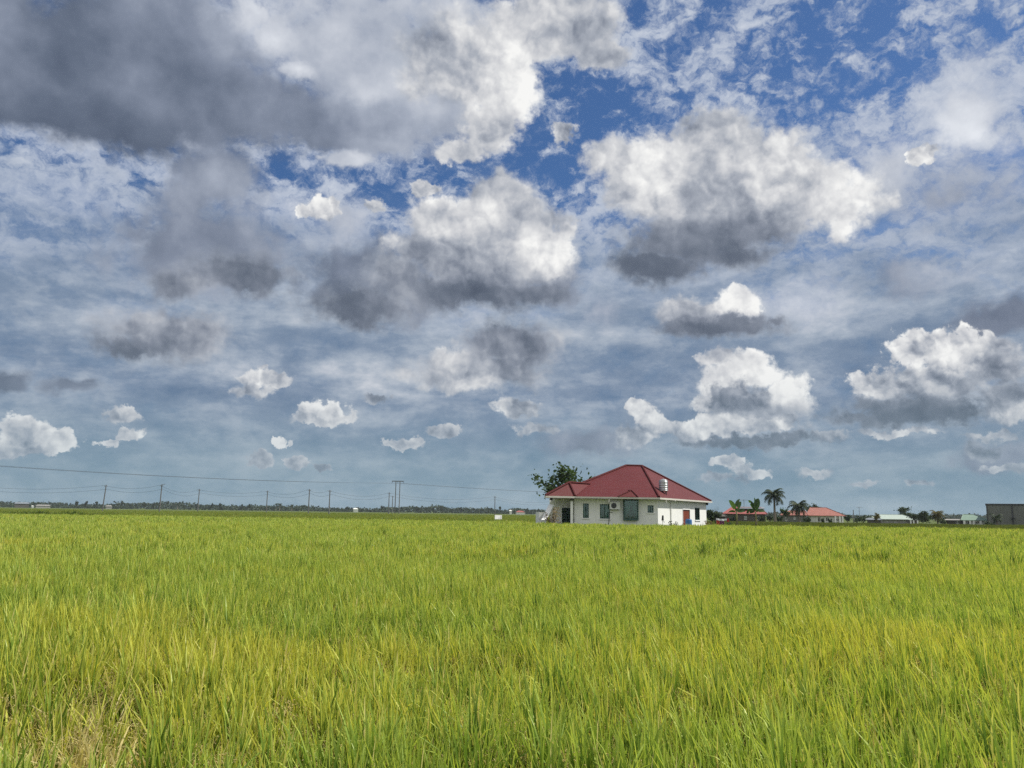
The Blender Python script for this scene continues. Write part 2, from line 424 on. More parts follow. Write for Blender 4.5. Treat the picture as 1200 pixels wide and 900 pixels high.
M = {}
M['plaster'] = solid('white_plaster', (.69, .695, .675), .85, .05, .7, dirt=((.48, .48, .43), .35))
M['roof_red'] = solid('maroon_metal_roof', (.090, .0165, .0172), .65, .16, .6, spec=.15, dirt=((.085, .022, .024), .5))
M['cap_red'] = solid('maroon_ridge_metal', (.070, .0135, .014), .75, .15, 2, spec=.1)
M['fascia'] = solid('cream_gutter', (.52, .50, .45), .6, .1, 2)
M['soffit'] = solid('soffit_board', (.55, .54, .50), .8, .08, 2)
M['frame_green'] = solid('dark_green_frame', (.035, .075, .068), .5, .15, 4)
M['curtain'] = solid('teal_curtain', (.05, .20, .16), .9, .25, 5)
M['interior'] = solid('dark_interior', (.018, .02, .02), .9, .1, 2)
M['door_red'] = solid('red_brown_door', (.17, .036, .016), .55, .2, 3)
M['steel'] = solid('stainless_tank', (.42, .44, .45), .38, .12, 3, metal=.7)
M['dark_metal'] = solid('dark_metal', (.04, .042, .045), .5, .2, 5)
M['white_paint'] = solid('white_paint', (.78, .78, .76), .55, .05, 4)
M['pale_pipe'] = solid('pale_pipe', (.55, .56, .54), .6, .06, 4)
M['blue_plastic'] = solid('blue_plastic', (.025, .11, .26), .45, .15, 5)
M['concrete'] = solid('weathered_concrete', (.30, .29, .27), .9, .2, 3, bump=.3)
M['pole_grey'] = solid('grey_pole', (.13, .13, .13), .8, .2, 2)
M['wire'] = solid('black_cable', (.03, .03, .035), .6, .1, 1)
M['salmon'] = solid('salmon_tile', (.27, .105, .080), .75, .28, 1.2, bump=.15, wave=('X', 3.0), dirt=((.20, .10, .085), .7))
M['rose'] = solid('rose_sheet', (.26, .075, .066), .7, .2, 1.0, dirt=((.30, .13, .11), .6))
M['greyroof'] = solid('grey_sheet', (.16, .18, .20), .7, .2, 1.0)
M['mint'] = solid('pale_green_sheet', (.33, .385, .335), .6, .10, 1.0, dirt=((.38, .46, .38), .5))
M['mint_dark'] = solid('mid_green_sheet', (.15, .22, .165), .6, .12, 1.0, dirt=((.2, .28, .2), .5))
M['brownwall'] = solid('brown_board_wall', (.085, .075, .065), .9, .25, 1.0)
M['greywall'] = solid('grey_block_wall', (.135, .14, .125), .9, .22, .5, dirt=((.075, .08, .07), .9))
M['housewhite'] = solid('offwhite_wall', (.66, .67, .62), .85, .08, 1.0, dirt=((.4, .4, .36), .5))
M['cloth_white'] = solid('white_cloth', (.78, .78, .78), .9, .05, 4)
M['cloth_purple'] = solid('purple_cloth', (.16, .04, .10), .9, .3, 4)
M['cloth_red'] = solid('red_cloth', (.45, .06, .05), .9, .2, 4)
M['bark'] = solid('grey_bark', (.13, .11, .085), .95, .3, 6, bump=.6)
M['palm_bark'] = solid('palm_bark', (.17, .145, .115), .95, .25, 6, bump=.6)
M['banana_stem'] = solid('banana_stem', (.16, .15, .06), .8, .35, 5)
M['pane'], _nt, _out = mat('window_glass')
_g = G.new('ShaderNodeBsdfGlossy'); _g.inputs[0].default_value = (.75, .85, .82, 1); _g.inputs['Roughness'].default_value = .04
_t = G.new('ShaderNodeBsdfTransparent'); _t.inputs[0].default_value = (.55, .78, .72, 1)
_x = G.new('ShaderNodeMixShader'); _x.inputs[0].default_value = .06
_nt.links.new(_t.outputs[0], _x.inputs[1]); _nt.links.new(_g.outputs[0], _x.inputs[2]); _nt.links.new(_x.outputs[0], _out.inputs[0])
M['leaf_tree'] = leafy('broad_leaf', (.022, .042, .016), (.042, .075, .025), (.085, .120, .04), .3)
M['leaf_dark'] = leafy('dark_leaf', (.016, .030, .016), (.030, .050, .022), (.055, .078, .028), .2)
M['leaf_far'] = leafy('far_leaf', (.020, .032, .024), (.034, .050, .034), (.055, .072, .042), .15, scale=.05)
M['leaf_olive'] = leafy('olive_leaf', (.06, .055, .022), (.11, .095, .035), (.17, .14, .055), .3)
M['leaf_palm'] = leafy('palm_leaf', (.012, .021, .011), (.024, .038, .016), (.055, .066, .026), .12)
M['leaf_yellowpalm'] = leafy('yellow_palm_leaf', (.035, .042, .016), (.085, .075, .025), (.19, .14, .05), .3)
M['leaf_banana'] = leafy('banana_leaf', (.022, .050, .020), (.045, .090, .028), (.085, .14, .04), .4)
M['leaf_pink'] = leafy('pink_brown_shrub_leaf', (.10, .075, .05), (.19, .15, .10), (.36, .27, .22), .3)
M['grass'] = leafy('bund_grass', (.022, .046, .010), (.05, .085, .016), (.10, .135, .03), .35)
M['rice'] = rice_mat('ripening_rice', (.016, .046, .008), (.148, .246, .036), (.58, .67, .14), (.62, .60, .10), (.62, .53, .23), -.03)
M['rice_far'] = rice_mat('distant_rice', (.07, .12, .016), (.14, .21, .03), (.22, .28, .05), (.30, .30, .06), (.3, .26, .08), .02)
M['rice_young'] = rice_mat('green_rice', (.035, .060, .009), (.072, .110, .014), (.115, .150, .02), (.17, .17, .03), (.2, .18, .06), -.15)

# ground
def ground_mat():
    m, nt, out = mat('field_ground')
    p = G.new('ShaderNodeBsdfPrincipled')
    P = pos()
    a = G.noise(P, .02, 5, .6); b = G.noise(P, 1.5, 6, .65)
    soil = G.mix(b, (.05, .042, .025), (.11, .095, .055))
    green = G.mix(b, (.055, .08, .018), (.10, .12, .032))
    x, y, z = G.sep(P)
    c = G.mix(G.step(.30, .5, a + G.step(60, 120, y) * .4), soil, green)
    G.put(p.inputs['Base Color'], c); p.inputs['Roughness'].default_value = .95
    p.inputs['Specular IOR Level'].default_value = .1
    nt.links.new(p.outputs[0], out.inputs[0])
    return m
M['ground'] = ground_mat()

# ------------------------------------------------------------------ object helpers
def tag(o, label=None, cat=None, group=None, kind=None):
    if label: o['label'] = label
    if cat: o['category'] = cat
    if group: o['group'] = group
    if kind: o['kind'] = kind
    return o
def empty(name, loc, label, cat, group=None):
    o = bpy.data.objects.new(name, None); COL.objects.link(o)
    o.location = loc; o.empty_display_size = .3
    return tag(o, label, cat, group)

class MB:
    """collects faces in world space, then links them as one mesh object"""
    def __init__(self): self.v = []; self.f = []; self.r = []
    def face(self, *pts):
        i = len(self.v); self.v.extend(tuple(p) for p in pts); self.f.append(tuple(range(i, i + len(pts))))
    def hexa(self, b, t):
        """solid from four bottom points and four top points"""
        i = len(self.v); self.v.extend(tuple(p) for p in list(b) + list(t))
        for q in ((3, 2, 1, 0), (4, 5, 6, 7), (0, 1, 5, 4), (1, 2, 6, 5), (2, 3, 7, 6), (3, 0, 4, 7)):
            self.f.append(tuple(i + k for k in q))
        return self
    def box(self, c, sx, sy, sz, rz=0.0):
        """c = middle of the underside"""
        c = Vector(c); a = Vector((math.cos(rz), math.sin(rz), 0)) * sx / 2; b = Vector((-math.sin(rz), math.cos(rz), 0)) * sy / 2
        bot = [c - a - b, c + a - b, c + a + b, c - a + b]
        return self.hexa(bot, [p + Vector((0, 0, sz)) for p in bot])
    def tube(self, pts, radii, n=8, cap=True):
        pts = [Vector(p) for p in pts]
        if not isinstance(radii, (list, tuple)): radii = [radii] * len(pts)
        base = len(self.v)
        for k, p in enumerate(pts):
            d = (pts[min(k + 1, len(pts) - 1)] - pts[max(k - 1, 0)]).normalized()
            s = d.cross(Vector((0, 0, 1)) if abs(d.z) < .95 else Vector((1, 0, 0))).normalized(); q = d.cross(s)
            for j in range(n):
                a = 2 * math.pi * j / n
                self.v.append(tuple(p + (s * math.cos(a) + q * math.sin(a)) * radii[k]))
        for k in range(len(pts) - 1):
            for j in range(n):
                a, b = base + k * n + j, base + k * n + (j + 1) % n
                self.f.append((a, b, b + n, a + n))
        if cap:
            self.f.append(tuple(base + j for j in range(n))[::-1])
            e = base + (len(pts) - 1) * n
            self.f.append(tuple(e + j for j in range(n)))
        return self
    def lathe(self, c, prof, n=20):
        c = Vector(c); base = len(self.v)
        for r, z in prof:
            for j in range(n):
                a = 2 * math.pi * j / n
                self.v.append((c.x + r * math.cos(a), c.y + r * math.sin(a), c.z + z))
        for k in range(len(prof) - 1):
            for j in range(n):
                a, b = base + k * n + j, base + k * n + (j + 1) % n
                self.f.append((a, b, b + n, a + n))
        return self
    def build(self, name, m, parent=None, smooth=False, rnd=None):
        me = bpy.data.meshes.new(name)
        org = Vector(parent_origin(parent)) if parent else None
        v = self.v
        if org is not None: v = [(p[0] - org.x, p[1] - org.y, p[2] - org.z) for p in v]
        me.from_pydata(v, [], self.f); me.materials.append(m)
        bm = bmesh.new(); bm.from_mesh(me); bmesh.ops.recalc_face_normals(bm, faces=bm.faces); bm.to_mesh(me); bm.free()
        if smooth: me.polygons.foreach_set('use_smooth', [True] * len(me.polygons))
        o = bpy.data.objects.new(name, me); COL.objects.link(o)
        if parent: o.parent = parent
        return o
def parent_origin(p):
    v = Vector((0, 0, 0))
    while p is not None:
        v = v + p.location; p = p.parent
    return v

def np_obj(name, V, faces, m, parent=None, attrs=None, origin=None):
    """mesh from numpy arrays; attrs = {name: per-point floats}"""
    me = bpy.data.meshes.new(name)
    org = np.array(parent_origin(parent)) if parent else (np.array(origin) if origin is not None else np.zeros(3))
    me.from_pydata((V - org).tolist(), [], faces); me.materials.append(m)
    for k, a in (attrs or {}).items():
        at_ = me.attributes.new(k, 'FLOAT', 'POINT'); at_.data.foreach_set('value', np.asarray(a, dtype=np.float32))
    o = bpy.data.objects.new(name, me); COL.objects.link(o)
    if parent: o.parent = parent
    elif origin is not None: o.location = origin
    return o

def copy_tree(o, parent=None):
    c = o.copy(); COL.objects.link(c)
    if parent: c.parent = parent
    for ch in list(o.children): copy_tree(ch, c)
    return c

# ------------------------------------------------------------------ rice
def blades(rng, n, size, w, h0, h1, lean, zbase=.28, curve=(.25, 1.1)):
    """n grass leaves rooted in a square patch; returns verts, faces, t, rnd, kind"""
    nh = max(4, int(n / 24))
    hx = rng.uniform(-size / 2, size / 2, (nh, 2))                       # hills
    hid = rng.integers(0, nh, n)
    bx = hx[hid] + rng.normal(0, .030 * max(.72, size / 1.1), (n, 2))
    hh = rng.uniform(h0, h1, n) * (1 + .085 * rng.normal(0, 1, nh)[hid])
    L = (hh - zbase) * rng.uniform(1.0, 1.16, n)
    phi = rng.uniform(0, 2 * np.pi, n)
    th0 = np.abs(rng.normal(.05, .11, n))
    cv = rng.uniform(curve[0], curve[1], n) * rng.uniform(.15, 1, n)
    ww = w * rng.uniform(.65, 1.25, n)
    tw = rng.uniform(0, 2 * np.pi, n)
    K5 = [0, .3, .58, .82, 1.0]
    prof = [.5, .9, 1.0, .70, 0]
    zb = zbase + rng.uniform(0, 1, n) ** .9 * (np.maximum(.02, hh - .14 - zbase)) * .85 if zbase > .2 else np.full(n, zbase)
    L = np.maximum(.10, hh - zb) * rng.uniform(1.0, 1.2, n)
    flop = rng.uniform(0, 1, n) < .16; cv = np.where(flop, cv + rng.uniform(.6, 1.7, n), cv)
    p = np.stack([bx[:, 0], bx[:, 1], zb], 1)
    V = np.zeros((n, 9, 3)); T = np.zeros((n, 9))
    side = np.stack([np.cos(tw), np.sin(tw), np.zeros(n)], 1)
    idx = 0
    for k, s in enumerate(K5):
        if k:
            sm = (s + K5[k - 1]) / 2; th = th0 + cv * sm ** 1.8
            ds = L * (s - K5[k - 1])
            p = p + np.stack([np.sin(th) * np.cos(phi) + lean * sm * .9, np.sin(th) * np.sin(phi), np.cos(th)], 1) * ds[:, None]
        if k < 4:
            V[:, idx] = p - side * (ww * prof[k] / 2)[:, None]; V[:, idx + 1] = p + side * (ww * prof[k] / 2)[:, None]
            T[:, idx:idx + 2] = s; idx += 2
        else:
            V[:, idx] = p; T[:, idx] = 1
    fl = []
    for i in range(n):
        o = i * 9
        fl += [(o, o + 1, o + 3, o + 2), (o + 2, o + 3, o + 5, o + 4), (o + 4, o + 5, o + 7, o + 6), (o + 6, o + 7, o + 8)]
    rnd = np.repeat(rng.uniform(0, 1, n), 9)
    return V.reshape(-1, 3), fl, T.reshape(-1), rnd, np.zeros(n * 9)

def panicles(rng, n, size, h0, h1, g=.0085, per=34):
    V = []; Fc = []; Rn = []; T = []
    for _ in range(n):
        b = np.array([*rng.uniform(-size / 2, size / 2, 2), rng.uniform(h0, h1) - .18])
        phi = rng.uniform(0, 2 * np.pi); dr = np.array([np.cos(phi), np.sin(phi), 0])
        r0 = rng.uniform(0, 1)
        for k in range(per):
            s = k / per
            c = b + dr * (.16 * s ** 1.5) + np.array([0, 0, .16 * s - .20 * s ** 2.4])
            c = c + rng.normal(0, .008 + .012 * s, 3)
            ax = dr * .5 + np.array([0, 0, -.7]) + rng.normal(0, .45, 3); ax /= np.linalg.norm(ax)
            q = np.cross(ax, [.3, .5, .8]); q /= np.linalg.norm(q); q2 = np.cross(ax, q)
            o = len(V); a = g * .95; w = g * .36
            V += [c - ax * a, c + q * w, c + q2 * w, c - q * w, c - q2 * w, c + ax * a]
            for i in range(4):
                j = (i + 1) % 4
                Fc += [(o, o + 1 + j, o + 1 + i), (o + 5, o + 1 + i, o + 1 + j)]
            Rn += [min(.88, max(0, r0 * .8 + rng.uniform(-.1, .1)))] * 6; T += [.8] * 6
    return np.array(V), Fc, np.array(T), np.array(Rn), np.ones(len(V))

def straw(rng, n, size, w, h):
    """fallen, bent, dried leaves and stalks"""
    V, f, T, rn, kd = blades(rng, n, size, w, h * .6, h, 0, zbase=.21, curve=(1.0, 3.4))
    return V, f, T, rn * .85, np.ones(len(V))

def merge(*parts):
    Vs = []; Fs = []; A = [[], [], []]; off = 0
    for V, f, t, r, k in parts:
        Vs.append(V); Fs += [tuple(i + off for i in q) for q in f]; off += len(V)
        A[0].append(t); A[1].append(r); A[2].append(k)
    return np.concatenate(Vs), Fs, *[np.concatenate(a) for a in A]

def field(name, variants, pts, material, label, cat):
    """one object: variant patches + scatter points, spread by geometry nodes"""
    Vs = []; Fs = []; t = []; r = []; k = []; vid = []; off = 0
    for i, (V, f, tt, rr, kk) in enumerate(variants):
        Vs.append(V); Fs += [tuple(a + off for a in q) for q in f]; off += len(V)
        t.append(tt); r.append(rr); k.append(kk); vid.append(np.full(len(V), i))
    P = np.array([p[:3] for p in pts])
    n = len(P)
    z = np.zeros(n)
    Vs.append(P); t.append(z); r.append(z); k.append(z); vid.append(np.full(n, -1))
    V = np.concatenate(Vs)
    me = bpy.data.meshes.new(name); me.from_pydata(V.tolist(), [], Fs); me.materials.append(material)
    tot = len(V)
    def put(nm, arr, typ='FLOAT'):
        a = me.attributes.new(nm, typ, 'POINT'); a.data.foreach_set('value', arr)
    put('t', np.concatenate(t).astype(np.float32)); put('rnd', np.concatenate(r).astype(np.float32)); put('kind', np.concatenate(k).astype(np.float32))
    put('vid', np.concatenate(vid).astype(np.int32), 'INT')
    pk = np.full(tot, -1, dtype=np.int32); pk[tot - n:] = [p[3] for p in pts]; put('pick', pk, 'INT')
    for j, nm in ((4, 'rz'), (5, 'ry'), (6, 'sz')):
        a = np.ones(tot, dtype=np.float32); a[tot - n:] = [p[j] for p in pts]; put(nm, a)
    o = bpy.data.objects.new(name, me); COL.objects.link(o)
    tag(o, label, cat, kind='stuff')
    ng = bpy.data.node_groups.new(name + '_spread', 'GeometryNodeTree')
    ng.interface.new_socket('Geometry', in_out='INPUT', socket_type='NodeSocketGeometry')
    ng.interface.new_socket('Geometry', in_out='OUTPUT', socket_type='NodeSocketGeometry')
    N = ng.nodes; Lk = ng.links.new
    gi = N.new('NodeGroupInput'); go = N.new('NodeGroupOutput'); jn = N.new('GeometryNodeJoinGeometry')
    def named(nm, typ):
        q = N.new('GeometryNodeInputNamedAttribute'); q.data_type = typ; q.inputs[0].default_value = nm
        return q.outputs[0]
    def eq(sock, val):
        c = N.new('FunctionNodeCompare'); c.data_type = 'INT'; c.operation = 'EQUAL'
        a = [i for i in c.inputs if i.type == 'INT']
        Lk(sock, a[0]); a[1].default_value = val
        return c.outputs[0]
    vid_s = named('vid', 'INT'); pick_s = named('pick', 'INT')
    def sepg(sel):
        s = N.new('GeometryNodeSeparateGeometry'); s.domain = 'POINT'
        Lk(gi.outputs[0], s.inputs[0]); Lk(sel, s.inputs[1]); return s.outputs[0]
    points = sepg(eq(vid_s, -1))
    rot = N.new('ShaderNodeCombineXYZ'); Lk(named('ry', 'FLOAT'), rot.inputs[1]); Lk(named('rz', 'FLOAT'), rot.inputs[2])
    scl = N.new('ShaderNodeCombineXYZ'); scl.inputs[0].default_value = 1; scl.inputs[1].default_value = 1; Lk(named('sz', 'FLOAT'), scl.inputs[2])
    for i in range(len(variants)):
        io = N.new('GeometryNodeInstanceOnPoints')
        Lk(points, io.inputs['Points']); Lk(eq(pick_s, i), io.inputs['Selection']); Lk(sepg(eq(vid_s, i)), io.inputs['Instance'])
        Lk(rot.outputs[0], io.inputs['Rotation']); Lk(scl.outputs[0], io.inputs['Scale'])
        Lk(io.outputs[0], jn.inputs[0])
    Lk(jn.outputs[0], go.inputs[0])
    md = o.modifiers.new('spread', 'NODES'); md.node_group = ng
    return o

_ph = [random.uniform(0, 6.28) for _ in range(8)]
def lump(x, y):
    """slow rise and fall of the crop height"""
    return (math.sin(x * .9 + _ph[0]) * math.sin(y * .7 + _ph[1]) * .035 + math.sin(x * 2.3 + y * .6 + _ph[2]) * .02 +
            math.sin(x * .21 + _ph[3]) * math.sin(y * .17 + _ph[4]) * .035)

# the house footprint keeps the crop out
A0 = Vector((gx(773, 67), 67, 0)); PHI = R(28)
U = Vector((math.sin(PHI), math.cos(PHI), 0)); VV = Vector((-math.cos(PHI), math.sin(PHI), 0))
def H(a, b, z=0.0): return A0 + U * a + VV * b + Vector((0, 0, z))
LOT = [(2.2, 64.2), (12.7, 66.0), (23.5, 86), (9, 93), (0.5, 80), (1.2, 66)]
def in_lot(x, y):
    return all((LOT[(i + 1) % 6][0] - LOT[i][0]) * (y - LOT[i][1]) - (LOT[(i + 1) % 6][1] - LOT[i][1]) * (x - LOT[i][0]) > 0 for i in range(6))
def edge_y(x): return 76.5 - .224 * x + .25 * math.sin(x * 1.7) + .2 * math.sin(x * .53)

def scatter(D0, D1, cell, picks, lean_fn, rs, hole=None, zs=(.93, 1.06), fan=.70, margin=3.0, region=None):
    out = []; y = D0
    while y < D1:
        xw = fan * y + margin; x = -xw
        while x < xw:
            px = x + rs.uniform(-.45, .45) * cell; py = y + rs.uniform(-.45, .45) * cell
            if (region is None or region(px, py)) and not in_lot(px, py) and not (hole and hole(px, py, rs)):
                rz = rs.uniform(-.35, .35) + (math.pi if rs.random() < .35 and cell > 1 else 0)
                out.append((px, py, 0.0, rs.choice(picks), rz, lean_fn(px, py) if cell < 2 else 0.0, rs.uniform(*zs) + lump(px, py)))
            x += cell
        y += cell
    return out

def lean_near(x, y):
    return -.05 - .08 * max(-.6, min(1.2, (x + .6) / 3.0)) * (1 if y < 20 else .6)

def build_rice():
    rg = np.random.default_rng(3); rs = random.Random(5)
    vs_ = []
    for i in range(6):
        vs_.append(merge(blades(rg, 400, .48, .0098, .72, .92, -.03 if i < 4 else .04, curve=(.15, .85)), panicles(rg, 70, .47, .68, .95, g=.0072), straw(rg, 22, .46, .006, .78)))
    for i in range(3):                                                   # 6-8: dried, lodged
        vs_.append(merge(blades(rg, 150, .48, .0095, .50, .86, -.05), straw(rg, 400, .48, .0085, .88), panicles(rg, 46, .46, .55, .84, g=.007)))
    for i in range(4):                                                   # 9-12
        vs_.append(merge(blades(rg, 2000, 1.6, .0165, .71, .93, -.04, curve=(.15, .8)), panicles(rg, 150, 1.5, .70, .95, g=.015, per=14)))
    for i in range(3):                                                   # 13-15
        vs_.append(blades(rg, 2900, 3.8, .038, .71, .93, -.04))
    def dry_at(x, y):
        return ((x + 1.95) / .95) ** 2 + ((y - 3.2) / 1.35) ** 2 < 1 or ((x - .25) / .35) ** 2 + ((y - 3.0) / .5) ** 2 < 1
    pts = []
    near = scatter(1.7, 15.5, .335, [0, 1, 2, 3, 4, 5], lean_near, rs, margin=7.0,
                   hole=lambda x, y, q: (abs(y - 5.6 - .15 * math.sin(x * 2)) < .26 and -.6 < x < .4 and q.random() < .8) or (abs(y - 4.9) < .22 and 1.9 < x < 2.7 and q.random() < .6))
    for p in near:
        if dry_at(p[0], p[1]):
            if rs.random() < .66: p = (*p[:3], rs.choice([6, 7, 8]), *p[4:6], p[6] * .92)
        pts.append(p)
    pts += scatter(15.5, 46, 1.2, [9, 10, 11, 12], lean_near, rs, zs=(.95, 1.04), margin=9.0)
    pts += scatter(46, 100, 2.9, [13, 14, 15], lean_near, rs, zs=(.96, 1.03), margin=10.0, region=lambda x, y: y < edge_y(x) - 1)
    field('rice_field', vs_, pts, M['rice'], 'ripening yellow-green rice crop filling the foreground up to the white house', 'rice')
    # paddies beyond the bund
    fv = [blades(rg, 3600, 11.5, .13, .50, .74, -.04, zbase=.1) for _ in range(3)]
    def far_region(x, y): return y > edge_y(x) + 9 and (x < 2 + (y - 80) * .05) and y < 330
    def lum2(p): return (p[0], p[1], 0.0, p[3], p[4], 0.0, .95 + random.uniform(-.05, .05))
    pts2 = [lum2(p) for p in scatter(78, 330, 9.5, [0, 1, 2], lean_near, rs, region=far_region, margin=20)]
    field('distant_rice_field', fv, pts2, M['rice_far'], 'duller rice paddies beyond the bund, in front of the utility poles', 'rice')
    yv = [blades(rg, 2600, 5.0, .055, .40, .60, -.04, zbase=.05) for _ in range(3)]
    def young_region(x, y): return x > 16 + (y - 66) * .18 and y > edge_y(x) + 1.2 and y < 168
    pts3 = [(p[0], p[1], 0.0, p[3], p[4], 0.0, random.uniform(.93, 1.05)) for p in scatter(58, 168, 4.0, [0, 1, 2], lean_near, rs, region=young_region, margin=12)]
    field('young_rice_field', yv, pts3, M['rice_young'], 'darker green young rice strip between the ripe crop and the far houses', 'rice')
    # rough grass along the bund
    gv = [blades(rg, 420, 2.4, .035, .45, .95, 0, zbase=0, curve=(.4, 1.4)), blades(rg, 500, 2.4, .03, .25, .6, 0, zbase=0, curve=(.4, 1.6))]
    pts4 = []
    x = -75.0
    while x < 2:
        for k in range(2):
            y = edge_y(x) + rs.uniform(1.0, 6.5)
            tall = -58 < x < -44
            pts4.append((x + rs.uniform(-.8, .8), y, 0, 0 if tall else 1, rs.uniform(0, 6), 0, rs.uniform(1.0, 1.5) if tall else rs.uniform(.7, 1.2)))
        x += 1.5
    for _ in range(170):                                                 # the yard and round the banana plants
        a = rs.uniform(-2.5, 24); b = rs.uniform(-14, -.3)
        p = H(a, b); pts4.append((p.x, p.y, 0, 1, rs.uniform(0, 6), 0, rs.uniform(.5, 1.1)))
    for _ in range(40):
        p = H(rs.uniform(-5, 3), rs.uniform(8.6, 13)); pts4.append((p.x, p.y, 0, 1, rs.uniform(0, 6), 0, rs.uniform(.5, .9)))
    field('bund_grass', gv, pts4, M['grass'], 'rough dark grass growing along the bund and round the house yard', 'grass')
    g = MB(); g.face((-9000, -300, 0), (9000, -300, 0), (9000, 15000, 0), (-9000, 15000, 0))
    o = g.build('ground', M['ground']); o['kind'] = 'structure'
build_rice()

# ------------------------------------------------------------------ the white bungalow
ZE, ZR = 3.18, 6.33
def hit(px, py, P0, n):
    """where the sight line through a photo pixel meets a wall plane"""
    d = ray(px, py); t = (P0 - CAM).dot(n) / d.dot(n)
    return CAM + d * t

def wall(mb, p0, p1, z0, z1, openings, depth=.14):
    """wall skin from p0 to p1 with real openings (s0, s1, za, zb) and reveals"""
    p0, p1 = Vector((p0.x, p0.y, 0)), Vector((p1.x, p1.y, 0)); L = (p1 - p0).length; d = (p1 - p0) / L
    n = Vector((d.y, -d.x, 0))                                       # outward
    P = lambda s, z, k=0.0: p0 + d * s + Vector((0, 0, z)) - n * k
    xs = sorted({0, L, *[o[0] for o in openings], *[o[1] for o in openings]})
    zs = sorted({z0, z1, *[o[2] for o in openings], *[o[3] for o in openings]})
    for i in range(len(xs) - 1):
        for j in range(len(zs) - 1):
            xc, zc = (xs[i] + xs[i + 1]) / 2, (zs[j] + zs[j + 1]) / 2
            if any(o[0] < xc < o[1] and o[2] < zc < o[3] for o in openings): continue
            mb.face(P(xs[i], zs[j]), P(xs[i + 1], zs[j]), P(xs[i + 1], zs[j + 1]), P(xs[i], zs[j + 1]))
    for s0, s1, za, zb in openings:
        for (a, b), (c, e) in (((s0, za), (s1, za)), ((s1, za), (s1, zb)), ((s1, zb), (s0, zb)), ((s0, zb), (s0, za))):
            mb.face(P(a, b), P(c, e), P(c, e, depth), P(a, b, depth))
    return P, n, d

def frame_bars(P, s0, s1, za, zb, k0, k1, w=.07, mull=(), trans=()):
    """window frame as bars between depths k0 (front) and k1 (back)"""
    mb = MB()
    def bar(a, b, c, e):
        mb.hexa([P(a, c, k0), P(b, c, k0), P(b, c, k1), P(a, c, k1)], [P(a, e, k0), P(b, e, k0), P(b, e, k1), P(a, e, k1)])
    bar(s0, s0 + w, za, zb); bar(s1 - w, s1, za, zb); bar(s0 + w, s1 - w, za, za + w); bar(s0 + w, s1 - w, zb - w, zb)
    for m_ in mull: bar(m_ - w / 2, m_ + w / 2, za + w, zb - w)
    for t_ in trans: bar(s0 + w, s1 - w, t_ - w / 2, t_ + w / 2)
    return mb

def window(root, P, s0, s1, za, zb, mull=(), trans=(), curtains=(), name='window', sill=True, deep=.9):
    f = frame_bars(P, s0, s1, za, zb, .03, .11, .075, mull, trans).build(name, M['frame_green'], root)
    g = MB(); g.hexa([P(s0 + .04, za + .04, .065), P(s1 - .04, za + .04, .065), P(s1 - .04, za + .04, .075), P(s0 + .04, za + .04, .075)],
                     [P(s0 + .04, zb - .04, .065), P(s1 - .04, zb - .04, .065), P(s1 - .04, zb - .04, .075), P(s0 + .04, zb - .04, .075)])
    g.build('pane', M['pane'], f)
    b = MB()                                                          # the dark room behind
    c = [P(s0, za, .14), P(s1, za, .14), P(s1, zb, .14), P(s0, zb, .14)]; e = [P(s0 - .2, za - .2, deep), P(s1 + .2, za - .2, deep), P(s1 + .2, zb + .2, deep), P(s0 - .2, zb + .2, deep)]
    b.face(*e)
    for i in range(4): b.face(c[i], c[(i + 1) % 4], e[(i + 1) % 4], e[i])
    b.build('room_recess', M['interior'], f)
    for cu in curtains:
        q = MB(); n_ = 9
        for i in range(n_):                                           # pleats
            a0 = cu[0] + (cu[1] - cu[0]) * i / n_; a1 = cu[0] + (cu[1] - cu[0]) * (i + 1) / n_
            zl0 = cu[2] + (cu[3] - cu[2]) * i / n_; zl1 = cu[2] + (cu[3] - cu[2]) * (i + 1) / n_
            q.face(P(a0, zl0, .16 + .05 * (i % 2)), P(a1, zl1, .16 + .05 * ((i + 1) % 2)), P(a1, zb - .05, .16 + .05 * ((i + 1) % 2)), P(a0, zb - .05, .16 + .05 * (i % 2)))
        q.build('curtain', M['curtain'], f)
    if sill:
        s = MB(); s.hexa([P(s0 - .08, za - .09, -.07), P(s1 + .08, za - .09, -.07), P(s1 + .08, za - .09, .03), P(s0 - .08, za - .09, .03)],
                         [P(s0 - .08, za - .005, -.07), P(s1 + .08, za - .005, -.07), P(s1 + .08, za - .005, .03), P(s0 - .08, za - .005, .03)])
        s.build('sill', M['plaster'], f)
    return f

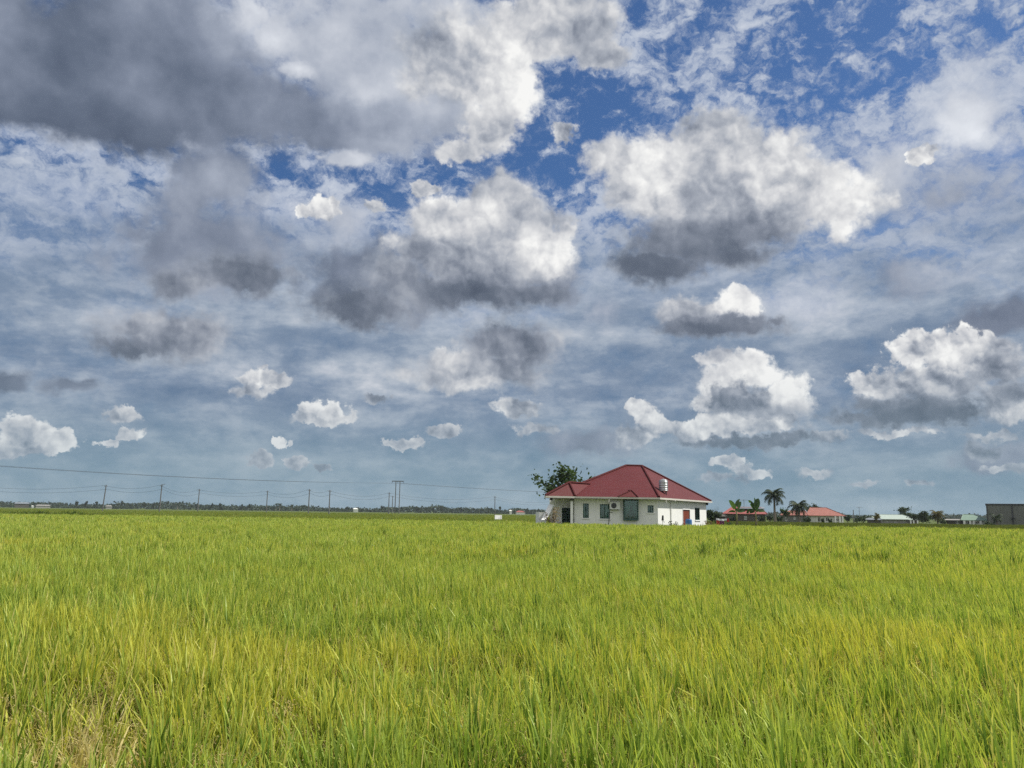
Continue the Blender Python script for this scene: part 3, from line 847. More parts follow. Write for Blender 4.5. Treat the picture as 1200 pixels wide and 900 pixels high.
def build_house():
    root = empty('bungalow', H(0, 0), 'white bungalow with a maroon hipped metal roof at the edge of the rice', 'house')
    LA = 17.2
    gp_ = lambda px, D, z=0.0: Vector((gx(px, D), D, z))
    A, B_ = H(0, 0, ZE), H(LA, 0, ZE)
    Cc, Ee = gp_(674, 66.6, ZE), gp_(639, 65.7, ZE)
    FL = gp_(645, 66.75, ZE); BL = H(LA, 10.2, ZE)
    R1, R0 = gp_(753, 76.6, ZR), gp_(734.3, 76.3, ZR)
    fd = (Cc - A).normalized(); FN = Vector((fd.y, -fd.x, 0))
    if FN.y > 0: FN = -FN
    slope = (ZR - ZE) / 9.7
    tip, inn = gp_(667, 67.6, 4.32), gp_(691, 70.2, 4.32)
    Ew = Ee + U * 5.5
    up = Vector((0, 0, .004))
    rf = MB()
    rf.face(A, FL, R0, R1); rf.face(A, R1, B_); rf.face(FL, BL, R0); rf.face(BL, B_, R1, R0)
    rf.face(Cc + up, Ee, tip); rf.face(Cc + up, tip, inn); rf.face(Ee, Ew, inn, tip)
    # little hipped canopy over the bay window
    ex = FN * .15
    L_, R_ = hit(724, 583, A + ex, FN), hit(747.5, 583.5, A + ex, FN)
    L_.z = R_.z = ZE + .01
    zp = 3.74; Pk = hit(740, 574.5, A - FN * .62, FN); Pk.z = zp
    Q = Pk - FN * ((zp - ZE) / slope - .62 + .1); Q.z = zp + .01
    rf.face(L_, R_, Pk); rf.face(L_, Pk, Q); rf.face(R_, Q, Pk)
    roof = rf.build('roof', M['roof_red'], root)
    cp = MB(); lift = Vector((0, 0, .05))
    for p, q in ((R0, R1), (R1, A), (R1, B_), (R0, FL), (R0, BL), (tip, Cc), (tip, Ee), (tip, inn)):
        cp.tube([p + lift, q + lift], .10, 6)
    for p, q in ((Pk, R_), (Pk, Q), (Pk, L_)): cp.tube([p + lift * .6, q + lift * .6], .05, 6)
    cp.build('ridge_cap', M['cap_red'], roof)
    so_ = MB(); dz = Vector((0, 0, -.17))
    so_.face(*[p + dz for p in (A, B_, BL, FL)]); so_.face(*[p + dz - up for p in (Cc, Ew, Ee)])
    so_.build('soffit', M['soffit'], root)
    fa = MB()
    def board(p, q, nrm):
        o1 = nrm * .005; o2 = nrm * .10; lo = Vector((0, 0, -.15)); hi = Vector((0, 0, -.005))
        fa.hexa([p + o1 + lo, q + o1 + lo, q + o2 + lo, p + o2 + lo], [p + o1 + hi, q + o1 + hi, q + o2 + hi, p + o2 + hi])
    ed = (Ee - Cc).normalized(); en = Vector((ed.y, -ed.x, 0)); en = en if en.y < 0 else -en
    board(A - U * .1, B_ + U * .1, -VV); board(A, Cc, FN); board(Cc + en * -.02, Ee, en); board(Ee, Ew, VV)
    board(FL, BL, VV); board(BL, B_, U)
    fa.build('gutter', M['fascia'], roof)
    # walls
    zt = ZE - .175
    w = MB()
    nR = -VV
    def span(pxs, p_start, p_end, n, z=1.8):
        d = (p_end - p_start).normalized()
        return sorted(((hit(px, 600, p_start, n) - p_start).dot(d)) for px in pxs)
    def height(px, py, P0, n): return hit(px, py, P0, n).z
    NC = gp_(771, 67.75)
    q0, q1 = NC, NC + U * (LA - 1.3)
    d0, d1 = span((800, 808.2), q0, q1, nR); w0, w1 = span((814.3, 820), q0, q1, nR)
    zd = height(804, 597.3, q0, nR); zw = height(817, 595, q0, nR), height(817, 609.5, q0, nR)
    PR, _, _ = wall(w, q0, q1, 0, zt, [(d0, d1, .12, zd), (w0, w1, zw[1], zw[0])])
    f0, f1 = gp_(673.2, 67.35), NC
    _d = (f1 - f0).normalized(); nFr = Vector((_d.y, -_d.x, 0))
    x0, x1 = span((703, 714.7), f0, f1, nFr); za1, zb1 = height(709, 607.8, f0, nFr), height(709, 590.8, f0, nFr)
    y0, y1 = span((759, 766), f0, f1, nFr); za2, zb2 = height(762, 600.8, f0, nFr), height(762, 592.2, f0, nFr)
    c0, c1 = span((730.2, 747.2), f0, f1, nFr); za3, zb3 = height(739, 609.0, f0, nFr), zt - .02
    v0, v1 = span((683.2, 690), f0, f1, nFr); za4, zb4 = height(686, 607, f0, nFr), height(686, 590, f0, nFr)
    PFr, _, _ = wall(w, f0, f1, 0, zt, [(v0, v1, za4, zb4), (x0, x1, za1, zb1), (y0, y1, za2, zb2), (c0, c1, za3, zb3)])
    back = Vector((.02, 1.6, 0))
    h0, h1 = gp_(644, 67.9), f0 + back
    _d = (h1 - h0).normalized(); nP = Vector((_d.y, -_d.x, 0))
    dd = span((658.5, 668.8), h0, h1, nP)
    PP, _, _ = wall(w, h0, h1, 0, zt, [(dd[0], dd[1], .12, 2.25)])
    wall(w, h1, f0, 0, zt, [])
    bl_, br_ = h0 + U * 16, q1 + VV * 8.6
    wall(w, bl_, h0, 0, zt, []); wall(w, br_, bl_, 0, zt, []); wall(w, q1, br_, 0, zt, [])
    w.build('wall', M['plaster'], root)
    k_ = gp_(669.9, 66.95)
    pc = MB(); pc.box(k_, .20, .20, zt); pc.build('column', M['white_paint'], root)
    pb = MB(); pb.box(k_, .46, .46, .95); pb.build('column_base', M['concrete'], root)
    # windows
    window(root, PFr, v0, v1, za4, zb4, mull=((v0 + v1) / 2,), curtains=((v0 + .03, v0 + .3, za4 + .1, za4 + .1),))
    mid = (x0 + x1) / 2
    window(root, PFr, x0, x1, za1, zb1, mull=(mid,), curtains=((mid, x1 - .03, za1 + .05, za1 + .05), (x0 + .05, x0 + .2, za1 + .05, za1 + .05)))
    window(root, PFr, y0, y1, za2, zb2, mull=(y0 + (y1 - y0) * .5,))
    window(root, PR, w0, w1, zw[1], zw[0], mull=((w0 + w1) / 2,))
    # bay window: a projecting green glazed box
    K = -.34
    bay = frame_bars(PFr, c0, c1, za3, zb3, K, K + .09, .10, mull=(), trans=()).build('bay_window', M['frame_green'], root)
    bx = MB()
    for s in (c0, c1 - .07):
        bx.hexa([PFr(s, za3, K + .09), PFr(s + .07, za3, K + .09), PFr(s + .07, za3, .12), PFr(s, za3, .12)], [PFr(s, zb3, K + .09), PFr(s + .07, zb3, K + .09), PFr(s + .07, zb3, .12), PFr(s, zb3, .12)])
    bx.hexa([PFr(c0, za3 - .06, K), PFr(c1, za3 - .06, K), PFr(c1, za3 - .06, .12), PFr(c0, za3 - .06, .12)], [PFr(c0, za3 - .002, K), PFr(c1, za3 - .002, K), PFr(c1, za3 - .002, .12), PFr(c0, za3 - .002, .12)])
    bx.build('bay_cheek', M['frame_green'], bay)
    pn = MB(); pn.hexa([PFr(c0 + .06, za3 + .06, K + .04), PFr(c1 - .06, za3 + .06, K + .04), PFr(c1 - .06, za3 + .06, K + .05), PFr(c0 + .06, za3 + .06, K + .05)],
                       [PFr(c0 + .06, zb3 - .06, K + .04), PFr(c1 - .06, zb3 - .06, K + .04), PFr(c1 - .06, zb3 - .06, K + .05), PFr(c0 + .06, zb3 - .06, K + .05)])
    pn.build('pane', M['pane'], bay)
    cm = (c0 + c1) / 2 + .1
    for lo0, lo1, s0, s1 in ((za3 + .1, za3 + 1.25, c0 + .1, cm), (za3 + 1.25, za3 + .1, cm, c1 - .1)):
        q = MB(); n_ = 12
        for i in range(n_):
            a_, b_ = s0 + (s1 - s0) * i / n_, s0 + (s1 - s0) * (i + 1) / n_
            l0, l1 = lo0 + (lo1 - lo0) * i / n_, lo0 + (lo1 - lo0) * (i + 1) / n_
            k0, k1 = .10 * (i % 2) - .12, .10 * ((i + 1) % 2) - .12
            q.face(PFr(a_, l0, k0), PFr(b_, l1, k1), PFr(b_, zb3 - .08, k1), PFr(a_, zb3 - .08, k0))
        q.build('curtain', M['curtain'], bay)
    rb = MB(); e = [PFr(c0 - .2, za3 - .2, 1.1), PFr(c1 + .2, za3 - .2, 1.1), PFr(c1 + .2, zb3, 1.1), PFr(c0 - .2, zb3, 1.1)]
    c = [PFr(c0, za3, .14), PFr(c1, za3, .14), PFr(c1, zb3, .14), PFr(c0, zb3, .14)]; rb.face(*e)
    for i in range(4): rb.face(c[i], c[(i + 1) % 4], e[(i + 1) % 4], e[i])
    rb.build('room_recess', M['interior'], bay)
    # doors
    dm = MB(); dm.hexa([PR(d0, .12, .06), PR(d1, .12, .06), PR(d1, .12, .11), PR(d0, .12, .11)], [PR(d0, zd, .06), PR(d1, zd, .06), PR(d1, zd, .11), PR(d0, zd, .11)])
    lw = (d1 - d0)
    for s0, s1, z0, z1 in ((.10, .46, .2, 1.0), (.54, .9, .2, 1.0), (.10, .46, 1.15, zd - .2), (.54, .9, 1.15, zd - .2)):
        dm.hexa([PR(d0 + lw * s0, z0 + .12, .045), PR(d0 + lw * s1, z0 + .12, .045), PR(d0 + lw * s1, z0 + .12, .06), PR(d0 + lw * s0, z0 + .12, .06)],
                [PR(d0 + lw * s0, z1, .045), PR(d0 + lw * s1, z1, .045), PR(d0 + lw * s1, z1, .06), PR(d0 + lw * s0, z1, .06)])
    door = dm.build('door', M['door_red'], root); door['label'] = 'red-brown panelled wooden door'
    hn = MB(); hn.tube([PR(d0 + lw * .08, 1.1, .05), PR(d0 + lw * .08, 1.1, -.03), PR(d0 + lw * .2, 1.1, -.03)], .015, 6); hn.build('handle', M['steel'], door)
    jm = MB()
    for s0, s1, z0, z1 in ((d0 - .08, d0, .12, zd + .08), (d1, d1 + .08, .12, zd + .08), (d0, d1, zd, zd + .08)):
        jm.hexa([PR(s0, z0, -.03), PR(s1, z0, -.03), PR(s1, z0, .05), PR(s0, z0, .05)], [PR(s0, z1, -.03), PR(s1, z1, -.03), PR(s1, z1, .05), PR(s0, z1, .05)])
    jm.build('door_frame', M['white_paint'], door)
    gd = frame_bars(PP, dd[0], dd[1], .12, 2.25, .02, .10, .06, mull=((dd[0] + dd[1]) / 2, dd[0] + (dd[1] - dd[0]) * .75)).build('door', M['frame_green'], root); gd['label'] = 'green-framed glass porch door'
    gp = MB(); gp.hexa([PP(dd[0] + .03, .15, .05), PP(dd[1] - .03, .15, .05), PP(dd[1] - .03, .15, .06), PP(dd[0] + .03, .15, .06)], [PP(dd[0] + .03, 2.2, .05), PP(dd[1] - .03, 2.2, .05), PP(dd[1] - .03, 2.2, .06), PP(dd[0] + .03, 2.2, .06)])
    gp.build('pane', M['pane'], gd)
    rb = MB(); rb.face(PP(dd[0] - .1, 0, .9), PP(dd[1] + .1, 0, .9), PP(dd[1] + .1, 2.5, .9), PP(dd[0] - .1, 2.5, .9)); rb.build('room_recess', M['interior'], gd)
    # slab, rain pipe, gutter outlet, lamps under the eaves
    sl_ = MB(); ring = [gp_(640, 66.2), gp_(674, 66.9), NC - U * .3 - VV * .2, q1 + U * .3 - VV * .3, br_, bl_]
    sl_.face(*[p + Vector((0, 0, .12)) for p in ring]); sl_.face(*[p + Vector((0, 0, -.02)) for p in ring][::-1])
    for i in range(6): p, q = ring[i], ring[(i + 1) % 6]; sl_.face(p + Vector((0, 0, -.02)), q + Vector((0, 0, -.02)), q + Vector((0, 0, .12)), p + Vector((0, 0, .12)))
    sl_.build('floor_slab', M['concrete'], root)
    sp = span((785.5,), q0, q1, nR)[0]
    dp = MB(); dp.tube([PR(sp, .12, -.06), PR(sp, zt - .1, -.06), PR(sp, zt - .02, -.5)], .045, 8); dp.build('rain_pipe', M['pale_pipe'], root)
    for s in (0.35,):
        dp = MB(); dp.tube([PR(s, ZE - .19, -.62), PR(s, ZE - .42, -.62)], [.07, .05], 8); dp.build('gutter_outlet', M['fascia'], roof)
    so2 = span((712,), f0, f1, nFr)[0]
    dp = MB(); dp.tube([PFr(so2, ZE - .19, -.62), PFr(so2, ZE - .46, -.62)], [.08, .05], 8); dp.build('gutter_outlet', M['fascia'], roof)
    for p in (PR(LA - 1.35, zt - .12, -.12), gp_(670, 66.72, zt - .08), gp_(646, 66.5, zt - .08)):
        lm = MB(); lm.lathe(p, [(.0, .13), (.10, .12), (.13, .02), (.09, -.10), (.0, -.11)], 12); lm.build('eave_lamp', M['dark_metal'], root, smooth=True)

    # ---- things that stand on or hang from the house
    s = span((719.5,), f0, f1, nFr)[0]; zc = height(719.5, 592.6, f0, nFr)
    ac = empty('air_conditioner', PFr(s, zc - .33, -.2), 'white air conditioner unit hung on the shaded front wall by the bay window', 'air conditioner')
    m_ = MB(); m_.hexa([PFr(s - .42, zc - .30, -.40), PFr(s + .42, zc - .30, -.40), PFr(s + .42, zc - .30, -.06), PFr(s - .42, zc - .30, -.06)], [PFr(s - .42, zc + .30, -.40), PFr(s + .42, zc + .30, -.40), PFr(s + .42, zc + .30, -.06), PFr(s - .42, zc + .30, -.06)])
    m_.build('casing', M['pale_pipe'], ac)
    fg = MB(); cen = PFr(s - .08, zc, -.405); ax = -nFr
    ring = [cen + ((f1 - f0).normalized() * math.cos(t) + Vector((0, 0, 1)) * math.sin(t)) * .23 for t in [i * math.pi / 10 for i in range(20)]]
    fg.face(*ring); fg.build('fan_grille', M['dark_metal'], ac)
    for ds in (-.3, .3):
        br_ = MB(); br_.hexa([PFr(s + ds - .02, zc - .36, -.40), PFr(s + ds + .02, zc - .36, -.40), PFr(s + ds + .02, zc - .36, -.003), PFr(s + ds - .02, zc - .36, -.003)], [PFr(s + ds - .02, zc - .305, -.40), PFr(s + ds + .02, zc - .305, -.40), PFr(s + ds + .02, zc - .305, -.003), PFr(s + ds - .02, zc - .305, -.003)])
        br_.build('bracket', M['dark_metal'], ac)
    # water tank on the right roof slope
    n3 = (R1 - A).cross(B_ - A).normalized(); tb = hit(777.5, 577.2, A, n3)
    tk = empty('water_tank', tb - Vector((0, 0, .05)), 'ribbed stainless steel water tank standing on the maroon roof', 'water tank')
    D_ = tb.y; rad = 5.2 * D_ / F; htk = 13.6 * D_ / F
    base_z = .10
    prof = [(0, base_z)]; nr = 6
    prof.append((rad * .9, base_z))
    for i in range(nr * 6 + 1):
        f = i / (nr * 6); prof.append((rad * (1.0 + .055 * math.sin(f * nr * 2 * math.pi)), base_z + .04 + f * (htk - .12)))
    prof += [(rad * .7, base_z + htk - .02), (rad * .25, base_z + htk + .03), (0, base_z + htk + .04)]
    m_ = MB(); m_.lathe(tb, prof, 28); m_.build('tank_body', M['steel'], tk, smooth=True)
    m_ = MB(); m_.lathe(tb, [(0, base_z + htk + .09), (rad * .24, base_z + htk + .08), (rad * .26, base_z + htk + .0)], 16); m_.build('lid', M['steel'], tk)
    for i in range(4):
        a = math.pi / 4 + i * math.pi / 2; p = tb + Vector((math.cos(a), math.sin(a), 0)) * rad * .8
        zf = A.z - (n3.x * (p.x - A.x) + n3.y * (p.y - A.y)) / n3.z
        m_ = MB(); m_.tube([Vector((p.x, p.y, zf - .02)), Vector((p.x, p.y, max(zf + .05, tb.z + base_z)))], .035, 6); m_.build('leg', M['dark_metal'], tk)
    # blue barrel by the red door
    p = hit(807, 614, NC - VV * .5, nR)
    bar = MB(); c = Vector((p.x, p.y, 0))
    bar.lathe(c, [(0, 0), (.27, 0), (.30, .05), (.30, .30), (.315, .33), (.30, .36), (.31, .7), (.325, .73), (.31, .76), (.30, 1.28), (.28, 1.36), (.20, 1.42), (0, 1.42)], 20)
    b = bar.build('barrel', M['blue_plastic'], None, smooth=True); tag(b, 'blue plastic barrel standing in front of the red-brown door', 'barrel')
    # standpipes
    p = hit(776.5, 606, NC - VV * .6, nR)
    t = empty('standpipe', (p.x, p.y, 0), 'thin tap standpipe with a dark cover beside the near corner of the bungalow', 'standpipe')
    m_ = MB(); m_.tube([(p.x, p.y, 0), (p.x, p.y, 1.35)], .025, 6); m_.build('pipe', M['pale_pipe'], t)
    m_ = MB(); m_.tube([(p.x, p.y, 1.3), (p.x + .02, p.y, 1.72)], [.10, .07], 8); m_.build('cover', M['dark_metal'], t)
    m_ = MB(); m_.tube([(p.x, p.y, 1.2), (p.x + .14, p.y - .05, 1.2), (p.x + .16, p.y - .05, 1.12)], .018, 6); m_.build('tap', M['dark_metal'], t)
    p = hit(714.5, 606, f0 + nFr * .4, nFr)
    t = empty('drain_pipe', (p.x, p.y, 0), 'dark bent pipe rising out of the rice below the two-pane window', 'pipe')
    zz = height(714.5, 600.2, f0, nFr)
    m_ = MB(); m_.tube([(p.x - .18, p.y - .05, 0), (p.x - .1, p.y, .9), (p.x, p.y, zz)], .035, 6); m_.build('upright', M['dark_metal'], t)
    m_ = MB(); m_.tube([(p.x, p.y, zz - .02), Vector((p.x, p.y, zz - .02)) - VV * .25], .03, 6); m_.build('spout', M['dark_metal'], t)
    # left of the porch: white box on a dark base, leaning white board
    p = at(634, 606, 69); p.z = 0
    bxr = empty('concrete_planter', p, 'white rendered box on a dark plinth left of the porch', 'planter')
    m_ = MB(); m_.box(p, .62, .8, .62, .3); m_.build('plinth', M['dark_metal'], bxr)
    m_ = MB(); m_.box(p + Vector((0, 0, .625)), .66, .84, hz(634, 600.2, 69) - .625, .3); m_.build('box', M['plaster'], bxr)
    p0, p1 = at(638.5, 600.5, 66.4), at(643, 591.2, 67.2)
    d_ = Vector((0.42, -.1, 0)); n_ = Vector((.02, .06, 0)); p0 = p0 + (p0 - p1) * .9; p0.z = max(p0.z, 0)
    ld = MB(); ld.hexa([p0, p0 + d_, p0 + d_ + n_, p0 + n_], [p1, p1 + d_, p1 + d_ + n_, p1 + n_])
    o = ld.build('leaning_board', M['white_paint']); tag(o, 'white board leaning at a slant against the porch end of the bungalow', 'board')
build_house()

# ------------------------------------------------------------------ plants
def quads(rng, C, size, asp=.6, droop=.0, up=.2):
    """diamond leaves folded along the midrib at points C"""
    n = len(C)
    a = rng.normal(0, 1, (n, 3)); a[:, 2] = a[:, 2] * .6 - droop; a /= np.linalg.norm(a, axis=1)[:, None]
    nr = rng.normal(0, 1, (n, 3)); nr[:, 2] += up * 4
    b = np.cross(a, nr); b /= np.linalg.norm(b, axis=1)[:, None] + 1e-9
    c = np.cross(a, b)
    s = size * rng.uniform(.6, 1.3, (n, 1))
    V = np.stack([C - a * s * .5, C + b * s * asp * .5 + c * s * .08, C + a * s * .5, C - b * s * asp * .5 + c * s * .08], 1).reshape(-1, 3)
    F_ = []
    for i in range(n):
        o = i * 4; F_ += [(o, o + 1, o + 2), (o, o + 2, o + 3)]
    return V, F_

def limbs(rng, base, h, spread, trunk_r, levels=3, first=.35, nb=(3, 5)):
    """tapered limbs; returns MB and twig end points"""
    mb = MB(); ends = []
    def grow(p, d, L, r, lv):
        n = 4; pts = [p]; q = p.copy(); dd = d.copy()
        for _ in range(n):
            dd = (dd + Vector(rng.normal(0, .13, 3)) + Vector((0, 0, .05))).normalized(); q = q + dd * (L / n); pts.append(q.copy())
        mb.tube(pts, [r * (1 - .55 * i / n) for i in range(n + 1)], 7 if lv == 0 else 5, cap=False)
        ends.extend(pts[2:] if lv >= levels - 1 else pts[-1:])
        if lv >= levels: return
        for _ in range(rng.integers(*nb)):
            k = int(rng.integers(2, n + 1)); a = rng.uniform(0, 2 * math.pi)
            side = Vector((math.cos(a), math.sin(a), 0)) * spread
            grow(pts[k], (dd * .55 + side + Vector((0, 0, rng.uniform(.1, .7)))).normalized(), L * rng.uniform(.5, .8), r * .5, lv + 1)
    grow(Vector(base), Vector((rng.normal(0, .05), rng.normal(0, .05), 1)).normalized(), h * first, trunk_r, 0)
    return mb, ends

def broadleaf(name, label, cat, base, h, w, seed, leaf='leaf_tree', size=.3, nleaf=1500, group=None, clump=.35, bottom=.25, open_=.5, trunk_r=None, bare=False, bark='bark', crown_name='crown'):
    """trunk with limbs; crown of many leaves gathered in uneven clumps round the limb ends"""
    rng = np.random.default_rng(seed); base = Vector(base)
    r = empty(name, base, label, cat, group)
    mb, ends = limbs(rng, base - Vector((0, 0, .1)), h, w / h * .9, trunk_r or h * .022, levels=3 if h > 3 else 2)
    E = np.array([tuple(e) for e in ends])
    # fit the limb ends into the wanted outline
    lo = base.z + h * bottom
    s = max(.05, (E[:, 2].max() - base.z)); kz = (h - clump * h * .12) / s
    kx = w / 2 / max(.05, np.percentile(np.hypot(E[:, 0] - base.x, E[:, 1] - base.y), 92))
    def fit(A_):
        A_ = np.array(A_, float); A_[:, 2] = base.z + (A_[:, 2] - base.z) * kz
        f = np.clip((A_[:, 2] - base.z) / h * 2, .15, 1)
        A_[:, 0] = base.x + (A_[:, 0] - base.x) * kx * f; A_[:, 1] = base.y + (A_[:, 1] - base.y) * kx * f
        return A_
    mb.v = [tuple(p) for p in fit(mb.v)]
    mb.build('trunk', M[bark], r, smooth=True)
    if bare: return r
    E = fit(E); E = E[E[:, 2] > lo]
    pick = E[rng.integers(0, len(E), nleaf)]
    off = rng.normal(0, 1, (nleaf, 3)) * np.array([clump, clump, clump * .75]) * rng.uniform(.2, 1, (nleaf, 1)) * w * .22
    C = pick + off; C[:, 2] = np.clip(C[:, 2], base.z + .05, base.z + h * 1.02)
    V, F_ = quads(rng, C, size)
    cl = rng.uniform(0, 1, len(E) + 1)
    rn = np.repeat(np.clip(rng.uniform(0, 1, nleaf) * .8 + .1 + rng.normal(0, .1, nleaf), 0, 1), 4)
    np_obj(crown_name, V, F_, M[leaf], r, {'rnd': rn})
    return r

def palm(name, label, base, h, crown_r, seed, leaf='leaf_palm', nfr=17, group=None, lean=.0, trunk_r=.16, leaflets=22, droop=1.0, upright=.0):
    rng = np.random.default_rng(seed); base = Vector(base)
    r = empty(name, base, label, 'palm tree', group)
    top = base + Vector((lean, 0, h - crown_r * .55))
    mb = MB(); pts = [base + (top - base) * (i / 7) + Vector((math.sin(i / 7 * 3.1) * lean * .3, 0, 0)) for i in range(8)]
    mb.tube(pts, [trunk_r * (1.35 - .6 * i / 7) for i in range(8)], 9); mb.build('trunk', M['palm_bark'], r, smooth=True)
    V = []; F_ = []; Rn = []
    for i in range(nfr):
        az = i * 2.399 + rng.uniform(-.3, .3); el = 1.25 - 1.75 * (i / nfr) ** 1.1 + upright + rng.uniform(-.12, .12)
        L = crown_r * rng.uniform(.9, 1.15); d = np.array([math.cos(az), math.sin(az), 0]); p = np.array(top, float); rr = rng.uniform(0, 1)
        th = el; n = leaflets; sd = np.array([-d[1], d[0], 0])
        for k in range(n):
            s = (k + 1) / n; th = el - droop * 1.5 * s ** 1.4
            step = (d * math.cos(th) + np.array([0, 0, math.sin(th)])) * (L / n); q = p + step
            # rachis
            o = len(V); wv = np.array([0, 0, .018 * crown_r / 2.2]) + sd * .012
            V += [p - wv, p + wv, q + wv, q - wv]; F_.append((o, o + 1, o + 2, o + 3)); Rn += [rr * .5] * 4
            ll = L * .42 * math.sin(math.pi * min(1, s * .88 + .10)) ** .7
            for sg in (-1, 1):
                tip = q + sd * sg * ll * .72 + step * (1.8) + np.array([0, 0, -ll * rng.uniform(.25, .75)])
                ww = step * .95
                o = len(V); V += [p, p + ww + step * .3, tip]; F_.append((o, o + 1, o + 2)); Rn += [float(np.clip(rr * .6 + rng.uniform(0, .4), 0, 1))] * 3
            p = q
    np_obj('crown', np.array(V), F_, M[leaf], r, {'rnd': np.array(Rn)})
    return r

def banana(label, base, h, seed, angles):
    rng = np.random.default_rng(seed); base = Vector(base)
    r = empty('banana_plant', base, label, 'banana plant', 'banana plants beside the house yard')
    th = h * .55; mb = MB(); mb.tube([base, base + Vector((.03, 0, th * .5)), base + Vector((.0, 0, th))], [.15, .12, .085], 10); mb.build('stem', M['banana_stem'], r, smooth=True)
    top = base + Vector((0, 0, th * .97))
    for az, el, L in angles:
        V = []; F_ = []; Rn = []; n = 10; d = Vector((math.cos(az), math.sin(az), 0)); sd = Vector((-d.y, d.x, 0)); p = top.copy(); rr = rng.uniform(0, 1); roll = rng.uniform(.5, 1.2)
        for k in range(n + 1):
            s = k / n; t = el - .9 * s ** 2 * (1.2 if el < 1.1 else .35)
            wv = L * .21 * math.sin(math.pi * min(1, max(0, (s - .12) / .88))) ** .6 if s > .12 else .012
            T = d * math.cos(t) + Vector((0, 0, math.sin(t))); sd = Vector((-d.y, d.x, 0)); N_ = T.cross(sd); sd, nup = sd * math.cos(roll) + N_ * math.sin(roll), (N_ * math.cos(roll) - sd * math.sin(roll)) * .25 * wv
            V += [tuple(p - sd * wv + nup), tuple(p), tuple(p + sd * wv + nup)]; Rn += [rr * .6 + .2 * rng.uniform()] * 3
            p = p + (d * math.cos(t) + Vector((0, 0, math.sin(t)))) * (L / n)
        for k in range(n):
            for j in (0, 1):
                a = k * 3 + j
                if rng.uniform() > .06: F_.append((a, a + 1, a + 4, a + 3))
        np_obj('leaf', np.array(V), F_, M['leaf_banana'], r, {'rnd': np.array(Rn)})
    return r

def shrub(name, label, base, h, w, seed, leaf, size=.16, n=500, cat='shrub', group=None, depth=None):
    rng = np.random.default_rng(seed); base = Vector(base); r = empty(name, base, label, cat, group)
    mb = MB(); E = []
    for i in range(9):
        a = rng.uniform(0, 6.28); k = rng.uniform(.3, 1); e = base + Vector((math.cos(a) * w / 2 * k, math.sin(a) * (depth or w) / 2 * k, h * rng.uniform(.45, .95)))
        m_ = base + (e - base) * .5 + Vector((0, 0, h * .12)); mb.tube([base + Vector((rng.normal(0, .03), rng.normal(0, .03), -.05)), m_, e], [.03, .02, .008], 5, cap=False); E += [e, m_, (e + m_) / 2]
    mb.build('stem', M['bark'], r)
    E = np.array([tuple(e) for e in E]); C = E[rng.integers(0, len(E), n)] + rng.normal(0, 1, (n, 3)) * np.array([w, depth or w, h]) * .085
    C[:, 2] = np.clip(C[:, 2], .04, base.z + h)
    V, F_ = quads(rng, C, size); np_obj('foliage', V, F_, M[leaf], r, {'rnd': np.repeat(rng.uniform(0, 1, n), 4)})
    return r

def G0(px, D): return Vector((gx(px, D), D, 0))

